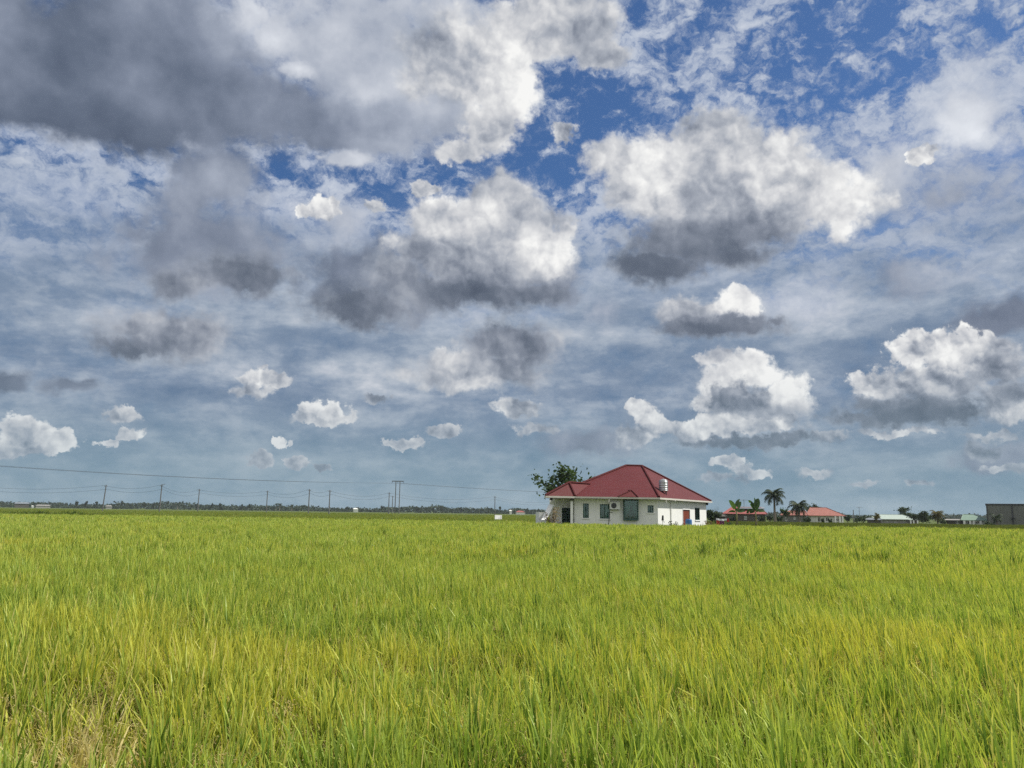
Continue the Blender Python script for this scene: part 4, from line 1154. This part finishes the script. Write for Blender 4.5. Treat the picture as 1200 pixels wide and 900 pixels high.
def build_plants():
    # the open-crowned tree behind the porch
    D = 80; b = G0(677, D); h = hz(655, 543.5, D)
    broadleaf('broadleaf_tree', 'open-crowned tree with large dark leaves rising behind the porch end of the bungalow', 'tree', b, h, 7.1, 11, 'leaf_tree', .40, 2000, clump=.33, bottom=.10, trunk_r=.13)
    p = at(648, 606, 64.6); p.z = 0
    shrub('flowering_shrub', 'pinkish brown shrub growing in front of the porch', p, hz(648, 595, 64.6), 1.5, 21, 'leaf_pink', .13, 620)
    p = G0(786, 66.5)
    shrub('low_shrub', 'low dark green shrub against the sunlit side wall of the bungalow', p, hz(786, 611.0, 66.5), 1.0, 22, 'leaf_dark', .14, 420)
    p = H(15.2, -.2)
    shrub('potted_shrub', 'small dark and pale potted plant at the far end of the sunlit wall', p, 1.25, .8, 23, 'leaf_pink', .14, 260)
    # right of the house
    D = 105
    broadleaf('round_tree', 'small round dark tree just right of the bungalow', 'tree', G0(832.5, D), hz(832, 597.5, D), 1.9, 31, 'leaf_dark', .22, 1500, clump=.55, bottom=.1)
    broadleaf('bare_tree', 'thin bare-branched tree behind the laundry line', 'tree', G0(842, 150), hz(842, 590.5, 150), 2.6, 32, bare=True, trunk_r=.05)
    D = 98
    banana('banana plant with a forked pair of upright leaves, nearer the laundry line', G0(863.2, D), 4.0, 41, [(2.6, 1.12, 1.75), (.5, 1.28, 1.8), (3.4, .25, 1.2), (.0, .45, 1.15), (4.6, .5, 1.1), (1.4, .7, 1.1)])
    banana('banana plant with three upright leaves, between the laundry line and the tall palm', G0(885.6, D), 4.1, 42, [(2.7, 1.15, 1.7), (1.6, 1.48, 1.85), (.5, 1.35, 1.8), (3.3, .2, 1.25), (6.2, .35, 1.2), (4.7, .4, 1.1), (2.4, .5, 1.1)])
    for i, (px, s, hh) in enumerate(((857, 51, .9), (871, 52, .9), (878, 53, .7), (849, 54, .7))):
        shrub('bush', ('bushy green undergrowth left of the forked banana plant', 'ragged green bush between the two banana plants', 'small bush at the foot of the three-leaved banana plant', 'low bush beside the hanging laundry')[i], G0(px, 100 + i), hh, 1.3, s, 'leaf_banana', .22, 260, cat='bush')
    D = 175
    palm('coconut_palm', 'tallest coconut palm, dark, between the rose-roofed and the salmon-roofed houses', G0(908, D), hz(908, 573, D) , 2.75, 61, nfr=24, leaflets=26, trunk_r=.22, droop=1.25, upright=.18)
    broadleaf('green_tree', 'light green tree close to the right of the tallest coconut palm', 'tree', G0(923.5, 178), hz(923, 594, 178), 2.6, 62, 'leaf_banana', .35, 700, bottom=.05)
    palm('coconut_palm', 'shorter bushy coconut palm in front of the salmon-roofed house', G0(936.5, 170), hz(936, 585.5, 170), 2.5, 63, nfr=22, trunk_r=.2, droop=1.15)
    broadleaf('dark_tree', 'flat-topped dark tree showing over the salmon roof', 'tree', G0(957, 240), hz(957, 590.5, 240), 5.6, 64, 'leaf_dark', .5, 1300, bottom=.3, clump=.5)
    for i, (px, D, top, w, n, lf, lb) in enumerate((
            (946, 182, 604.5, 1.9, 420, 'leaf_dark', 'dark bush at the left end of the white wall under the salmon roof'),
            (964, 184, 607.5, .9, 160, 'leaf_dark', 'small bush below the salmon roof between the two dark windows'),
            (973, 184, 608, .9, 160, 'leaf_dark', 'small bush right of the dark windows below the salmon roof'),
            (993, 215, 603.5, 2.4, 420, 'leaf_dark', 'dark bush between the salmon-roofed house and the bare pole'),
            (1004, 222, 607, 2.6, 300, 'leaf_dark', 'low dark bush at the foot of the tall aerial mast'),
            (1011, 222, 604.5, 2.6, 420, 'leaf_dark', 'dark bush at the left end of the long pale green roof'),
            (1019, 226, 604, 1.5, 260, 'leaf_dark', 'dark pointed bush beside the olive tree'),
            (902, 192, 600.5, 2.6, 420, 'leaf_dark', 'dark bush at the right end of the rose sheet roof'),
            (913.5, 186, 602.5, 2.2, 420, 'leaf_dark', 'dark bush at the foot of the tallest coconut palm'),
            (858, 184, 604, 1.9, 300, 'leaf_dark', 'dark bush under the left part of the rose sheet roof'),
            (892.5, 183, 603.5, 1.8, 300, 'leaf_dark', 'dark bush in front of the wall under the right part of the rose sheet roof'),
            (1104.5, 198, 607.5, 1.8, 280, 'leaf_dark', 'dark bush right beside the yellowing palm'),
            (1158.5, 168, 611, 1.6, 320, 'leaf_dark', 'dark bush at the left foot of the grey windowless building'),
            (1111, 196, 606, 1.3, 240, 'leaf_dark', 'narrow dark bush left of the low dark shed'))):
        shrub('bush', lb, G0(px, D), max(.9, hz(px, top, D)), w, 70 + i, lf, .34, n, cat='bush')
    broadleaf('olive_tree', 'round olive-brown tree in front of the long pale green roof', 'tree', G0(1027.5, 195), hz(1027, 601, 195), 2.0, 81, 'leaf_olive', .3, 900, bottom=.15, clump=.55)
    broadleaf('dark_tree', 'broad dark tree rising behind the long pale green roof', 'tree', G0(1059.5, 235), hz(1059, 594.3, 235), 5.2, 82, 'leaf_dark', .45, 1900, bottom=.1, clump=.5)
    broadleaf('dark_tree', 'lower dark tree at the right end of the long pale green roof', 'tree', G0(1077, 215), hz(1077, 602, 215), 4.2, 83, 'leaf_dark', .45, 1300, bottom=.05, clump=.55)
    broadleaf('dark_tree', 'dark domed tree just left of the yellowing palm', 'tree', G0(1088.5, 205), hz(1089, 598.8, 205), 3.6, 84, 'leaf_dark', .42, 1500, bottom=.05, clump=.55)
    palm('coconut_palm', 'yellowing coconut palm right of the dark domed tree', G0(1098.5, 190), hz(1098, 597.5, 190), 1.9, 85, 'leaf_yellowpalm', nfr=24, droop=1.2)
    palm('coconut_palm', 'low palm growing in front of the grey windowless building', G0(1168, 160), hz(1168, 601.5, 160), 1.55, 86, 'leaf_palm', nfr=15, droop=1.15)

# ------------------------------------------------------------------ houses beyond
def far_house(name, label, px0, px1, D, py_eave, py_ridge, rpx0, rpx1, roofm, wallm, wins=(), depth=8, eave=.4, columns=(), cat='house'):
    """hip-roofed house turned to face the road we look from"""
    pm = (px0 + px1) / 2; c0 = Vector((gx(pm, D), D, 0)); th = math.atan2(c0.x, c0.y)
    e2 = Vector((math.sin(th), math.cos(th), 0)); e1 = Vector((e2.y, -e2.x, 0))
    def xs(px, back=0.0):                                              # along the front, from its middle
        d = ray(px, hor(px)); o = c0 + e2 * back
        t = (o - CAM).dot(e2) / d.dot(e2); return ((CAM + d * t) - o).dot(e1)
    def zz(px, py, back=0.0): return hit(px, py, c0 + e2 * back, e2).z
    W = lambda x, y, z=0.0: c0 + e1 * x + e2 * y + Vector((0, 0, z))
    x0, x1 = xs(px0), xs(px1)
    ze, zr = zz(pm, py_eave, -eave), zz((rpx0 + rpx1) / 2, py_ridge, depth / 2)
    r = empty(name, W(0, depth / 2), label, cat)
    w = MB(); ops = [(xs(a) - x0, xs(b) - x0, max(.3, zz(a, u)), min(ze - .2, zz(a, t))) for a, b, t, u in wins]
    P, _, _ = wall(w, W(x0, 0), W(x1, 0), 0, ze - .121, ops)
    wall(w, W(x1, 0), W(x1, depth), 0, ze - .121, []); wall(w, W(x1, depth), W(x0, depth), 0, ze - .121, []); wall(w, W(x0, depth), W(x0, 0), 0, ze - .121, [])
    w.build('wall', M[wallm], r)
    ro = MB(); ra, rb = xs(rpx0, depth / 2), xs(rpx1, depth / 2)
    ya, yb = -eave, depth + eave; xa, xb = x0 - eave, x1 + eave
    a, b, e, f = W(xa, ya, ze), W(xb, ya, ze), W(xb, yb, ze), W(xa, yb, ze)
    r0, r1 = W(ra, depth / 2, zr), W(rb, depth / 2, zr); lo = Vector((0, 0, -.12))
    for q in ((a, b, r1, r0), (b, e, r1), (e, f, r0, r1), (f, a, r0), (a + lo, b + lo, b, a), (b + lo, e + lo, e, b), (e + lo, f + lo, f, e), (f + lo, a + lo, a, f), (a + lo, b + lo, e + lo, f + lo)): ro.face(*q)
    roof = ro.build('roof', M[roofm], r)
    rc = MB()
    for p, q in ((r0, r1), (r0, a), (r1, b)): rc.tube([p, q], .11, 5)
    rc.build('ridge_cap', M[roofm], roof)
    for s0, s1, za, zb in ops:
        fr = frame_bars(P, s0, s1, za, zb, .02, .10, .07, mull=((s0 + s1) / 2,)).build('window', M['white_paint'], r)
        g = MB(); g.face(P(s0, za, .07), P(s1, za, .07), P(s1, zb, .07), P(s0, zb, .07)); g.build('pane', M['pane'], fr)
        k = MB(); k.face(P(s0 - .1, za - .1, .9), P(s1 + .1, za - .1, .9), P(s1 + .1, zb + .1, .9), P(s0 - .1, zb + .1, .9)); k.build('room_recess', M['interior'], fr)
    for cpx in columns:
        m_ = MB(); m_.box(W(xs(cpx, -1.0), -1.0), .32, .32, ze - .13, -th); m_.build('column', M['white_paint'], r)
    return r, W, xs, zz, P

def build_village():
    r, W, xs, zz, P = far_house('farmhouse', 'low dark-walled house with a rose sheet roof behind the banana plants', 849, 897, 188, 602.0, 594.6, 858, 892, 'rose', 'brownwall', wins=((872, 875, 605, 609), (888, 891, 605, 610)), depth=9)
    m_ = MB(); x0, x1 = xs(867, 4.5), xs(896, 4.5); zt = zz(880, 594.0, 4.5)
    m_.hexa([W(x0, 1.8, zt - .55), W(x1, 1.8, zt - .55), W(x1, 6.5, zt - .1), W(x0, 6.5, zt - .1)], [W(x0, 1.8, zt - .4), W(x1, 1.8, zt - .4), W(x1, 6.5, zt + .05), W(x0, 6.5, zt + .05)]); m_.build('upper_roof', M['greyroof'], r)
    far_house('shed', 'long low brown shed right behind the laundry line', 838, 849.5, 165, 605, 602.5, 839, 848, 'brownwall', 'brownwall', depth=4, cat='shed')
    far_house('outhouse', 'grey-roofed outhouse between the two coconut palms', 916, 945, 200, 603.6, 598.5, 926, 944, 'salmon', 'greywall', wins=((920, 922.5, 606, 610.5), (930, 932, 606, 609)), depth=6)
    far_house('villa', 'white house with a salmon tiled hipped roof right of the shorter palm', 947.5, 988, 205, 604.2, 595.0, 950, 969, 'salmon', 'housewhite',
              wins=((958, 961.5, 605.8, 611.6), (967.5, 971.5, 606, 611), (979.5, 983, 607.6, 610.6), (985, 987, 606.8, 610.8)), depth=9, eave=.7, columns=(979, 984.2, 987.5))
    far_house('farmhouse', 'long house with a pale green sheet roof behind the olive tree', 1018, 1072, 228, 608.4, 603.2, 1033, 1058, 'mint', 'concrete', wins=((1037.5, 1040, 609.6, 611.6), (1048, 1050, 609.6, 612.6), (1058, 1061, 609.4, 611.8)), depth=10, eave=.8)
    r, W, xs, zz, P = far_house('barn', 'open-fronted dark barn left of the long pale green roof', 1016, 1032, 205, 608.9, 607.2, 1018, 1030, 'greyroof', 'brownwall', depth=4, cat='barn')
    far_house('lean_to', 'low flat lean-to with posts at the right end of the long pale green roof', 1066, 1076, 224, 609.0, 608.2, 1067, 1075, 'mint', 'brownwall', depth=5, columns=(1067, 1070.5, 1075), cat='shed')
    far_house('shed', 'low dark shed with a pale flat roof left of the white-columned house', 1109, 1130, 190, 609.4, 608.6, 1110, 1129, 'concrete', 'brownwall', wins=((1120, 1123.5, 610.5, 613.5),), depth=6, cat='shed')
    far_house('villa', 'white-columned house with a mid green hipped roof left of the grey building', 1129.5, 1156.5, 185, 609.6, 603.0, 1129, 1141, 'mint_dark', 'housewhite',
              wins=((1131.5, 1136, 610.4, 615), (1137.5, 1139.5, 610.4, 615), (1142.5, 1147, 611, 614), (1151.5, 1153.5, 611, 613.6)), depth=10, eave=.6, columns=(1129.5, 1136.5, 1141, 1149, 1155))
    # big windowless grey block at the right edge, square to the road
    c0 = Vector((gx(1205, 172), 172, 0)); th = math.atan2(gx(1165, 172), 172)
    e2 = Vector((math.sin(th), math.cos(th), 0)); e1 = Vector((e2.y, -e2.x, 0))
    xs = lambda px: (hit(px, hor(px), c0, e2) - c0).dot(e1); W = lambda x, y, z=0.0: c0 + e1 * x + e2 * y + Vector((0, 0, z))
    x0, x1 = xs(1156.6), xs(1285); z1 = hit(1157, 590.2, c0, e2).z
    r = empty('block_building', W(0, 8), 'tall grey windowless block building with a dark roof band at the field edge', 'building')
    w = MB()
    for p, q in ((W(x0, 0), W(x1, 0)), (W(x1, 0), W(x1, 16)), (W(x1, 16), W(x0, 16)), (W(x0, 16), W(x0, 0))): wall(w, p, q, 0, z1 - .32, [])
    w.build('wall', M['greywall'], r)
    def slab(a, b, ya, yb, za, zb, name, m):
        m_ = MB(); m_.hexa([W(a, ya, za), W(b, ya, za), W(b, yb, za), W(a, yb, za)], [W(a, ya, zb), W(b, ya, zb), W(b, yb, zb), W(a, yb, zb)]); m_.build(name, M[m], r)
    slab(x0 - .12, x1 + .1, -.12, 16.1, z1 - .32, z1, 'roof', 'dark_metal')
    for a, b in ((1186.2, 1187.9), (1156.7, 1157.8)): slab(xs(a), xs(b), -.10, -.003, 0, z1 - .322, 'pier', 'dark_metal')
    zc = hit(1187, 607.5, c0, e2).z
    slab(xs(1184.5), xs(1190), -1.0, -.11, zc, zc + .14, 'door_canopy', 'dark_metal')
    # aerials
    def aerial(label, px, D, top, base_z, w):
        p = G0(px, D); zt = hz(px, top, D); r = empty('tv_aerial', (p.x, p.y, base_z), label, 'aerial', 'television aerials over the far houses')
        m_ = MB(); m_.tube([(p.x, p.y, base_z), (p.x, p.y, zt)], .05, 6); m_.build('mast', M['pole_grey'], r)
        m_ = MB(); m_.tube([(p.x - w / 2, p.y, zt - .15), (p.x + w / 2, p.y, zt - .15)], .035, 5)
        for k in range(7): x = p.x - w / 2 + w * k / 6; m_.tube([(x, p.y - .3, zt - .15), (x, p.y + .3, zt - .15)], .02, 4)
        m_.build('antenna', M['pole_grey'], r)
    aerial('T-shaped aerial on a mast above the rose sheet roof', 872.3, 192, 585.3, 3.0, 1.7)
    aerial('tall T-shaped aerial mast left of the long pale green roof', 1007.3, 222, 593.8, 0, 1.7)
    p = G0(1000.3, 210); o = MB(); o.tube([p, p + Vector((0, 0, hz(1000, 597.5, 210)))], [.13, .10], 8); b_ = o.build('fence_pole', M['pole_grey']); tag(b_, 'bare grey pole standing between the salmon-roofed house and the aerial mast', 'pole')
    # laundry
    D = 96; pa, pb = G0(838.5, D), G0(854.5, D)
    r = empty('clothes_line', (pa + pb) / 2, 'clothes line strung between two posts right of the bungalow', 'clothes line')
    for p in (pa, pb): m_ = MB(); m_.tube([p, p + Vector((0, 0, 1.5))], .035, 6); m_.build('post', M['dark_metal'], r)
    m_ = MB(); m_.tube([pa + Vector((0, 0, 1.45)), (pa + pb) / 2 + Vector((0, 0, 1.34)), pb + Vector((0, 0, 1.48))], .01, 4); m_.build('line', M['wire'], r)
    def cloth(label, a, b, ztop, h, mt, seed):
        rng = random.Random(seed); m_ = MB(); n = 8; q = []
        for i in range(n + 1):
            f = i / n; p = pa + (pb - pa) * (a + (b - a) * f); q.append([(p.x, p.y + .06 * math.sin(i * 1.9 + seed) * j, ztop - .1 * math.sin(math.pi * (a + (b - a) * f)) - h * j * (1 + .05 * rng.uniform(-1, 1))) for j in (0, .5, 1)])
        for i in range(n):
            for j in (0, 1): m_.face(q[i][j], q[i + 1][j], q[i + 1][j + 1], q[i][j + 1])
        o = m_.build('laundry', M[mt]); md = o.modifiers.new('cloth', 'SOLIDIFY'); md.thickness = .02; tag(o, label, 'laundry', 'washing on the clothes line')
    cloth('white sheet hung along the clothes line', .04, .80, 1.46, .22, 'cloth_white', 1)
    cloth('red garment at the right end of the clothes line', .82, .97, 1.47, .42, 'cloth_red', 2)
    cloth('dark purple garment hung in the middle of the clothes line', .30, .62, 1.22, .70, 'cloth_purple', 3)
    cloth('crimson garment hung at the left of the clothes line', .05, .28, 1.22, .62, 'cloth_red', 4)
    # white box board in the paddy
    D = 125; p = G0(584, D); x0, x1 = gx(580.2, D), gx(588.2, D); z0, z1 = hz(584, 609.4, D), hz(584, 603.6, D)
    r = empty('field_sign', p, 'blank white board standing in the paddy left of the bungalow', 'sign')
    m_ = MB(); m_.box((p.x, D, z0), (x1 - x0) * 1.25, .08, z1 - z0, .65); m_.build('panel', M['white_paint'], r)
    for x in (x0 + .15, x1 - .15): m_ = MB(); m_.tube([(x, D + .07, 0), (x, D + .07, z1 - .05)], .03, 6); m_.build('leg', M['dark_metal'], r)

# ------------------------------------------------------------------ the left horizon
def build_horizon():
    POLES = [(120.2, 236, 568, .18, 'leaning pole, farthest left of the row'), (187, 225, 567.5, .05, 'thick tall pole with a lamp arm'), (231.8, 272, 573, .03, 'pole between the lamp-arm pole and the wide gap in the row'),
             (312.3, 285, 575, 0, 'lone pole in the middle of the wide gap'), (361.5, 253, 573, 0, 'left one of the close pair of poles'), (385.6, 240, 574, 0, 'right one of the close pair of poles'),
             (455.4, 285, 577, 0, 'tall thin pole beside the twin-legged pylon'), (459.6, 340, 581, 0, 'short far pole right against the twin-legged pylon'), (579.8, 330, 581.5, 0, 'pole above the white board in the paddy')]
    tops = []
    for px, D, top, lean, lb in POLES:
        p = G0(px, D); h = hz(px, top, D); r = empty('utility_pole', p, lb.replace('pole', 'utility pole', 1) if 'pole' in lb else lb, 'utility pole', 'utility poles across the paddies')
        t = p + Vector((lean * 2.6, 0, h)); m_ = MB(); m_.tube([p, t], [.19, .13], 8); m_.build('shaft', M['pole_grey'], r)
        m_ = MB(); m_.tube([t + Vector((-.5, -.12, -.45)), t + Vector((.5, -.12, -.45))], .05, 5); m_.build('crossarm', M['pole_grey'], r)
        for dx in (-.42, .42): m_ = MB(); m_.lathe(t + Vector((dx, -.12, -.40)), [(.03, 0), (.06, .05), (.04, .10), (.06, .15), (0, .2)], 8); m_.build('insulator', M['concrete'], r)
        if px == 187:
            m_ = MB(); m_.tube([t + Vector((0, 0, -.2)), t + Vector((.5, 0, .05)), t + Vector((.9, 0, 0))], [.05, .05, .10], 6); m_.build('lamp_arm', M['pole_grey'], r)
        tops.append(t)
    # twin-legged pylon
    D = 400; p = G0(465, D); zt = hz(465, 564.4, D); r = empty('transmission_pylon', p, 'tall twin-legged pylon with a wide crossarm', 'pylon')
    for px in (462.8, 467.6): q = G0(px, D); m_ = MB(); m_.tube([q, q + Vector((0, 0, zt))], [.24, .18], 8); m_.build('leg', M['pole_grey'], r)
    w = 13.5 * D / F; m_ = MB(); m_.box((p.x, D, zt), w, .35, .42); m_.build('crossarm', M['pole_grey'], r)
    for k in (-.48, 0, .48): m_ = MB(); m_.lathe((p.x + k * w, D, zt - .75), [(.05, 0), (.12, .1), (.06, .25), (.12, .4), (.06, .55), (.1, .75)], 8); m_.build('insulator', M['dark_metal'], r)
    def span_pts(a, b, sag, n=14):
        return [a + (b - a) * (i / n) - Vector((0, 0, sag * 4 * (i / n) * (1 - i / n))) for i in range(n + 1)]
    hv = MB(); left = Vector((gx(-330, 205), 205, 16.4)); right = Vector((gx(742, 640), 640, 17.2))
    for k in (-.48, 0, .48):
        c = Vector((p.x + k * w, D, zt - .75)); of = Vector((k * w * .8, 0, 0))
        hv.tube(span_pts(left + of, c, 2.4, 24), .026, 4, cap=False); hv.tube(span_pts(c, right + of, 1.2, 20), .026, 4, cap=False)
    o = hv.build('power_line', M['wire']); tag(o, 'high power line running over the paddies across the twin-legged pylon', 'power line')
    lv = MB(); seq = [Vector((gx(-60, 240), 240, 8.6))] + [tops[i] for i in (0, 1, 2, 3, 4, 5, 6, 8)] + [Vector((gx(655, 380), 380, 8.0))]
    for i in range(len(seq) - 1):
        for dx, dzz in ((-.42, -.22), (.42, -1.3)):
            a = seq[i] + Vector((dx, -.12, dzz)); b = seq[i + 1] + Vector((dx, -.12, dzz)); lv.tube(span_pts(a, b, .5 + .02 * (b - a).length), .024, 4, cap=False)
    o = lv.build('power_cable', M['wire']); tag(o, 'low sagging cables strung from one utility pole to the next', 'power line')
    # the far wood: one dark mass on the horizon
    rng = np.random.default_rng(77); n = 34000
    X = rng.uniform(-760, 900, n); Y = rng.uniform(880, 960, n)
    hgt = 5.0 + 2.1 * np.sin(X * .031 + 1) * np.sin(X * .0113) + 1.5 * np.sin(X * .17) * np.sin(X * .043 + 2) + 1.6 * rng.uniform(-1, 1, n) ** 3
    hgt = np.where(X > 20, hgt * .85, hgt)
    Z = np.maximum(.2, hgt * rng.uniform(0, 1, n) ** .7)
    V, F_ = quads(rng, np.stack([X, Y, Z], 1), 2.6, asp=.8)
    o = np_obj('far_treeline', V, F_, M['leaf_far'], None, {'rnd': np.repeat(rng.uniform(0, .8, n), 4)}); tag(o, 'low dark belt of far trees along the horizon behind the paddies', 'trees', kind='stuff')
    TREES = [(90, 586.3, 3.4), (101, 586.8, 4.2), (112, 587.3, 3), (141.5, 586.3, 3.2), (169, 588.5, 6), (179, 588.5, 3.4), (248, 589.3, 2.8), (257, 588.8, 2.2), (283.5, 590.8, 3), (293, 590.3, 3), (407, 593.3, 2.4),
             (448.5, 592.3, 4), (490, 594.2, 6), (508.5, 594.2, 2.6), (512.5, 594.6, 2.4), (519, 592.6, 6), (540, 595.8, 4), (575.8, 594.6, 2.6), (586.5, 593.2, 2.4)]
    LB = ['left tree of three close together near the leaning pole', 'middle tree of three close together near the leaning pole', 'third small tree just left of the leaning pole', 'tall pointed tree between the leaning pole and the lamp-arm pole', 'broad tree left of the lamp-arm pole', 'small tree almost behind the lamp-arm pole',
          'left of two small trees right of the third pole', 'right of two small trees right of the third pole', 'left one of two low trees well left of the lone pole', 'right one of two low trees well left of the lone pole', 'small tree midway between the pole pair and the pylon', 'rounded tree just left of the twin-legged pylon',
          'broad low tree first to the right of the pylon', 'narrow tree left one of a touching pair', 'narrow tree right one of a touching pair', 'wide tall tree midway from the pylon to the white board', 'low tree right of the wide tall one', 'slim tree left of the pole above the white board', 'slim tree right of the pole above the white board']
    for i, ((px, top, w), lb) in enumerate(zip(TREES, LB)):
        D = 860 + (i % 4) * 6
        broadleaf('horizon_tree', lb + ', on the horizon', 'tree', G0(px, D), hz(px, top, D), w * D / F * .95, 200 + i, 'leaf_far', 1.6, 260, group='trees standing out on the far horizon', clump=.5, bottom=.2)
    for i, (px, top, lb) in enumerate(((323.9, 589.2, 'left palm of the close pair beside the lone pole'), (327.6, 589.4, 'right palm of the close pair beside the lone pole'), (341.9, 590.6, 'single palm between the lone pole and the pole pair'), (208, 589.6, 'single palm right of the lamp-arm pole'))):
        D = 850
        palm('horizon_palm', lb + ', on the far horizon', G0(px, D), hz(px, top, D) , 2.9, 240 + i, nfr=12, leaflets=8, trunk_r=.4, group='palms standing out on the far horizon')
    far_house('warehouse', 'long grey low roof showing in front of the far trees at the left', 17, 34, 840, 590.2, 588.6, 18, 33, 'greyroof', 'brownwall', depth=14, cat='warehouse')
    far_house('far_house', 'low pale far building at the left of the leaning pole', 42, 59, 830, 592.4, 591.6, 44, 57, 'concrete', 'concrete', depth=10)
    far_house('far_house', 'tiny pale far building at the left end of the low pale one', 37, 39.5, 828, 593.2, 592.6, 37.5, 39, 'housewhite', 'housewhite', depth=6)
    far_house('far_house', 'tiny far building right beside the leaning pole', 124, 131, 830, 593.2, 592.4, 125, 130, 'concrete', 'concrete', depth=8)
    far_house('far_house', 'small white far house midway between the pole pair and the pylon', 414, 419.5, 830, 596.6, 595.4, 415, 418, 'housewhite', 'housewhite', depth=8)
    far_house('far_house', 'small white far house right of the pole above the white board', 597, 599.8, 800, 598.6, 597.6, 597.5, 599, 'housewhite', 'housewhite', depth=8)
    far_house('far_house', 'small far house with a red roof just left of the open-crowned tree', 605, 615, 700, 600.2, 598.6, 607, 612, 'rose', 'housewhite', depth=8)

def build_air():
    m, nt, out = mat('pale_air')
    v = nt.nodes.new('ShaderNodeVolumePrincipled')
    v.inputs['Color'].default_value = (.80, .88, 1.0, 1); v.inputs['Density'].default_value = .00010; v.inputs['Anisotropy'].default_value = .2
    nt.links.new(v.outputs[0], out.inputs['Volume'])
    b = MB(); b.hexa([(-1500, -120, -1), (1500, -120, -1), (1500, 1250, -1), (-1500, 1250, -1)], [(-1500, -120, 19), (1500, -120, 19), (1500, 1250, 19), (-1500, 1250, 19)])
    o = b.build('haze', m); tag(o, 'thin pale air over the paddies that fades the far trees', 'haze', kind='stuff')
build_air()
build_plants()
build_village()
build_horizon()
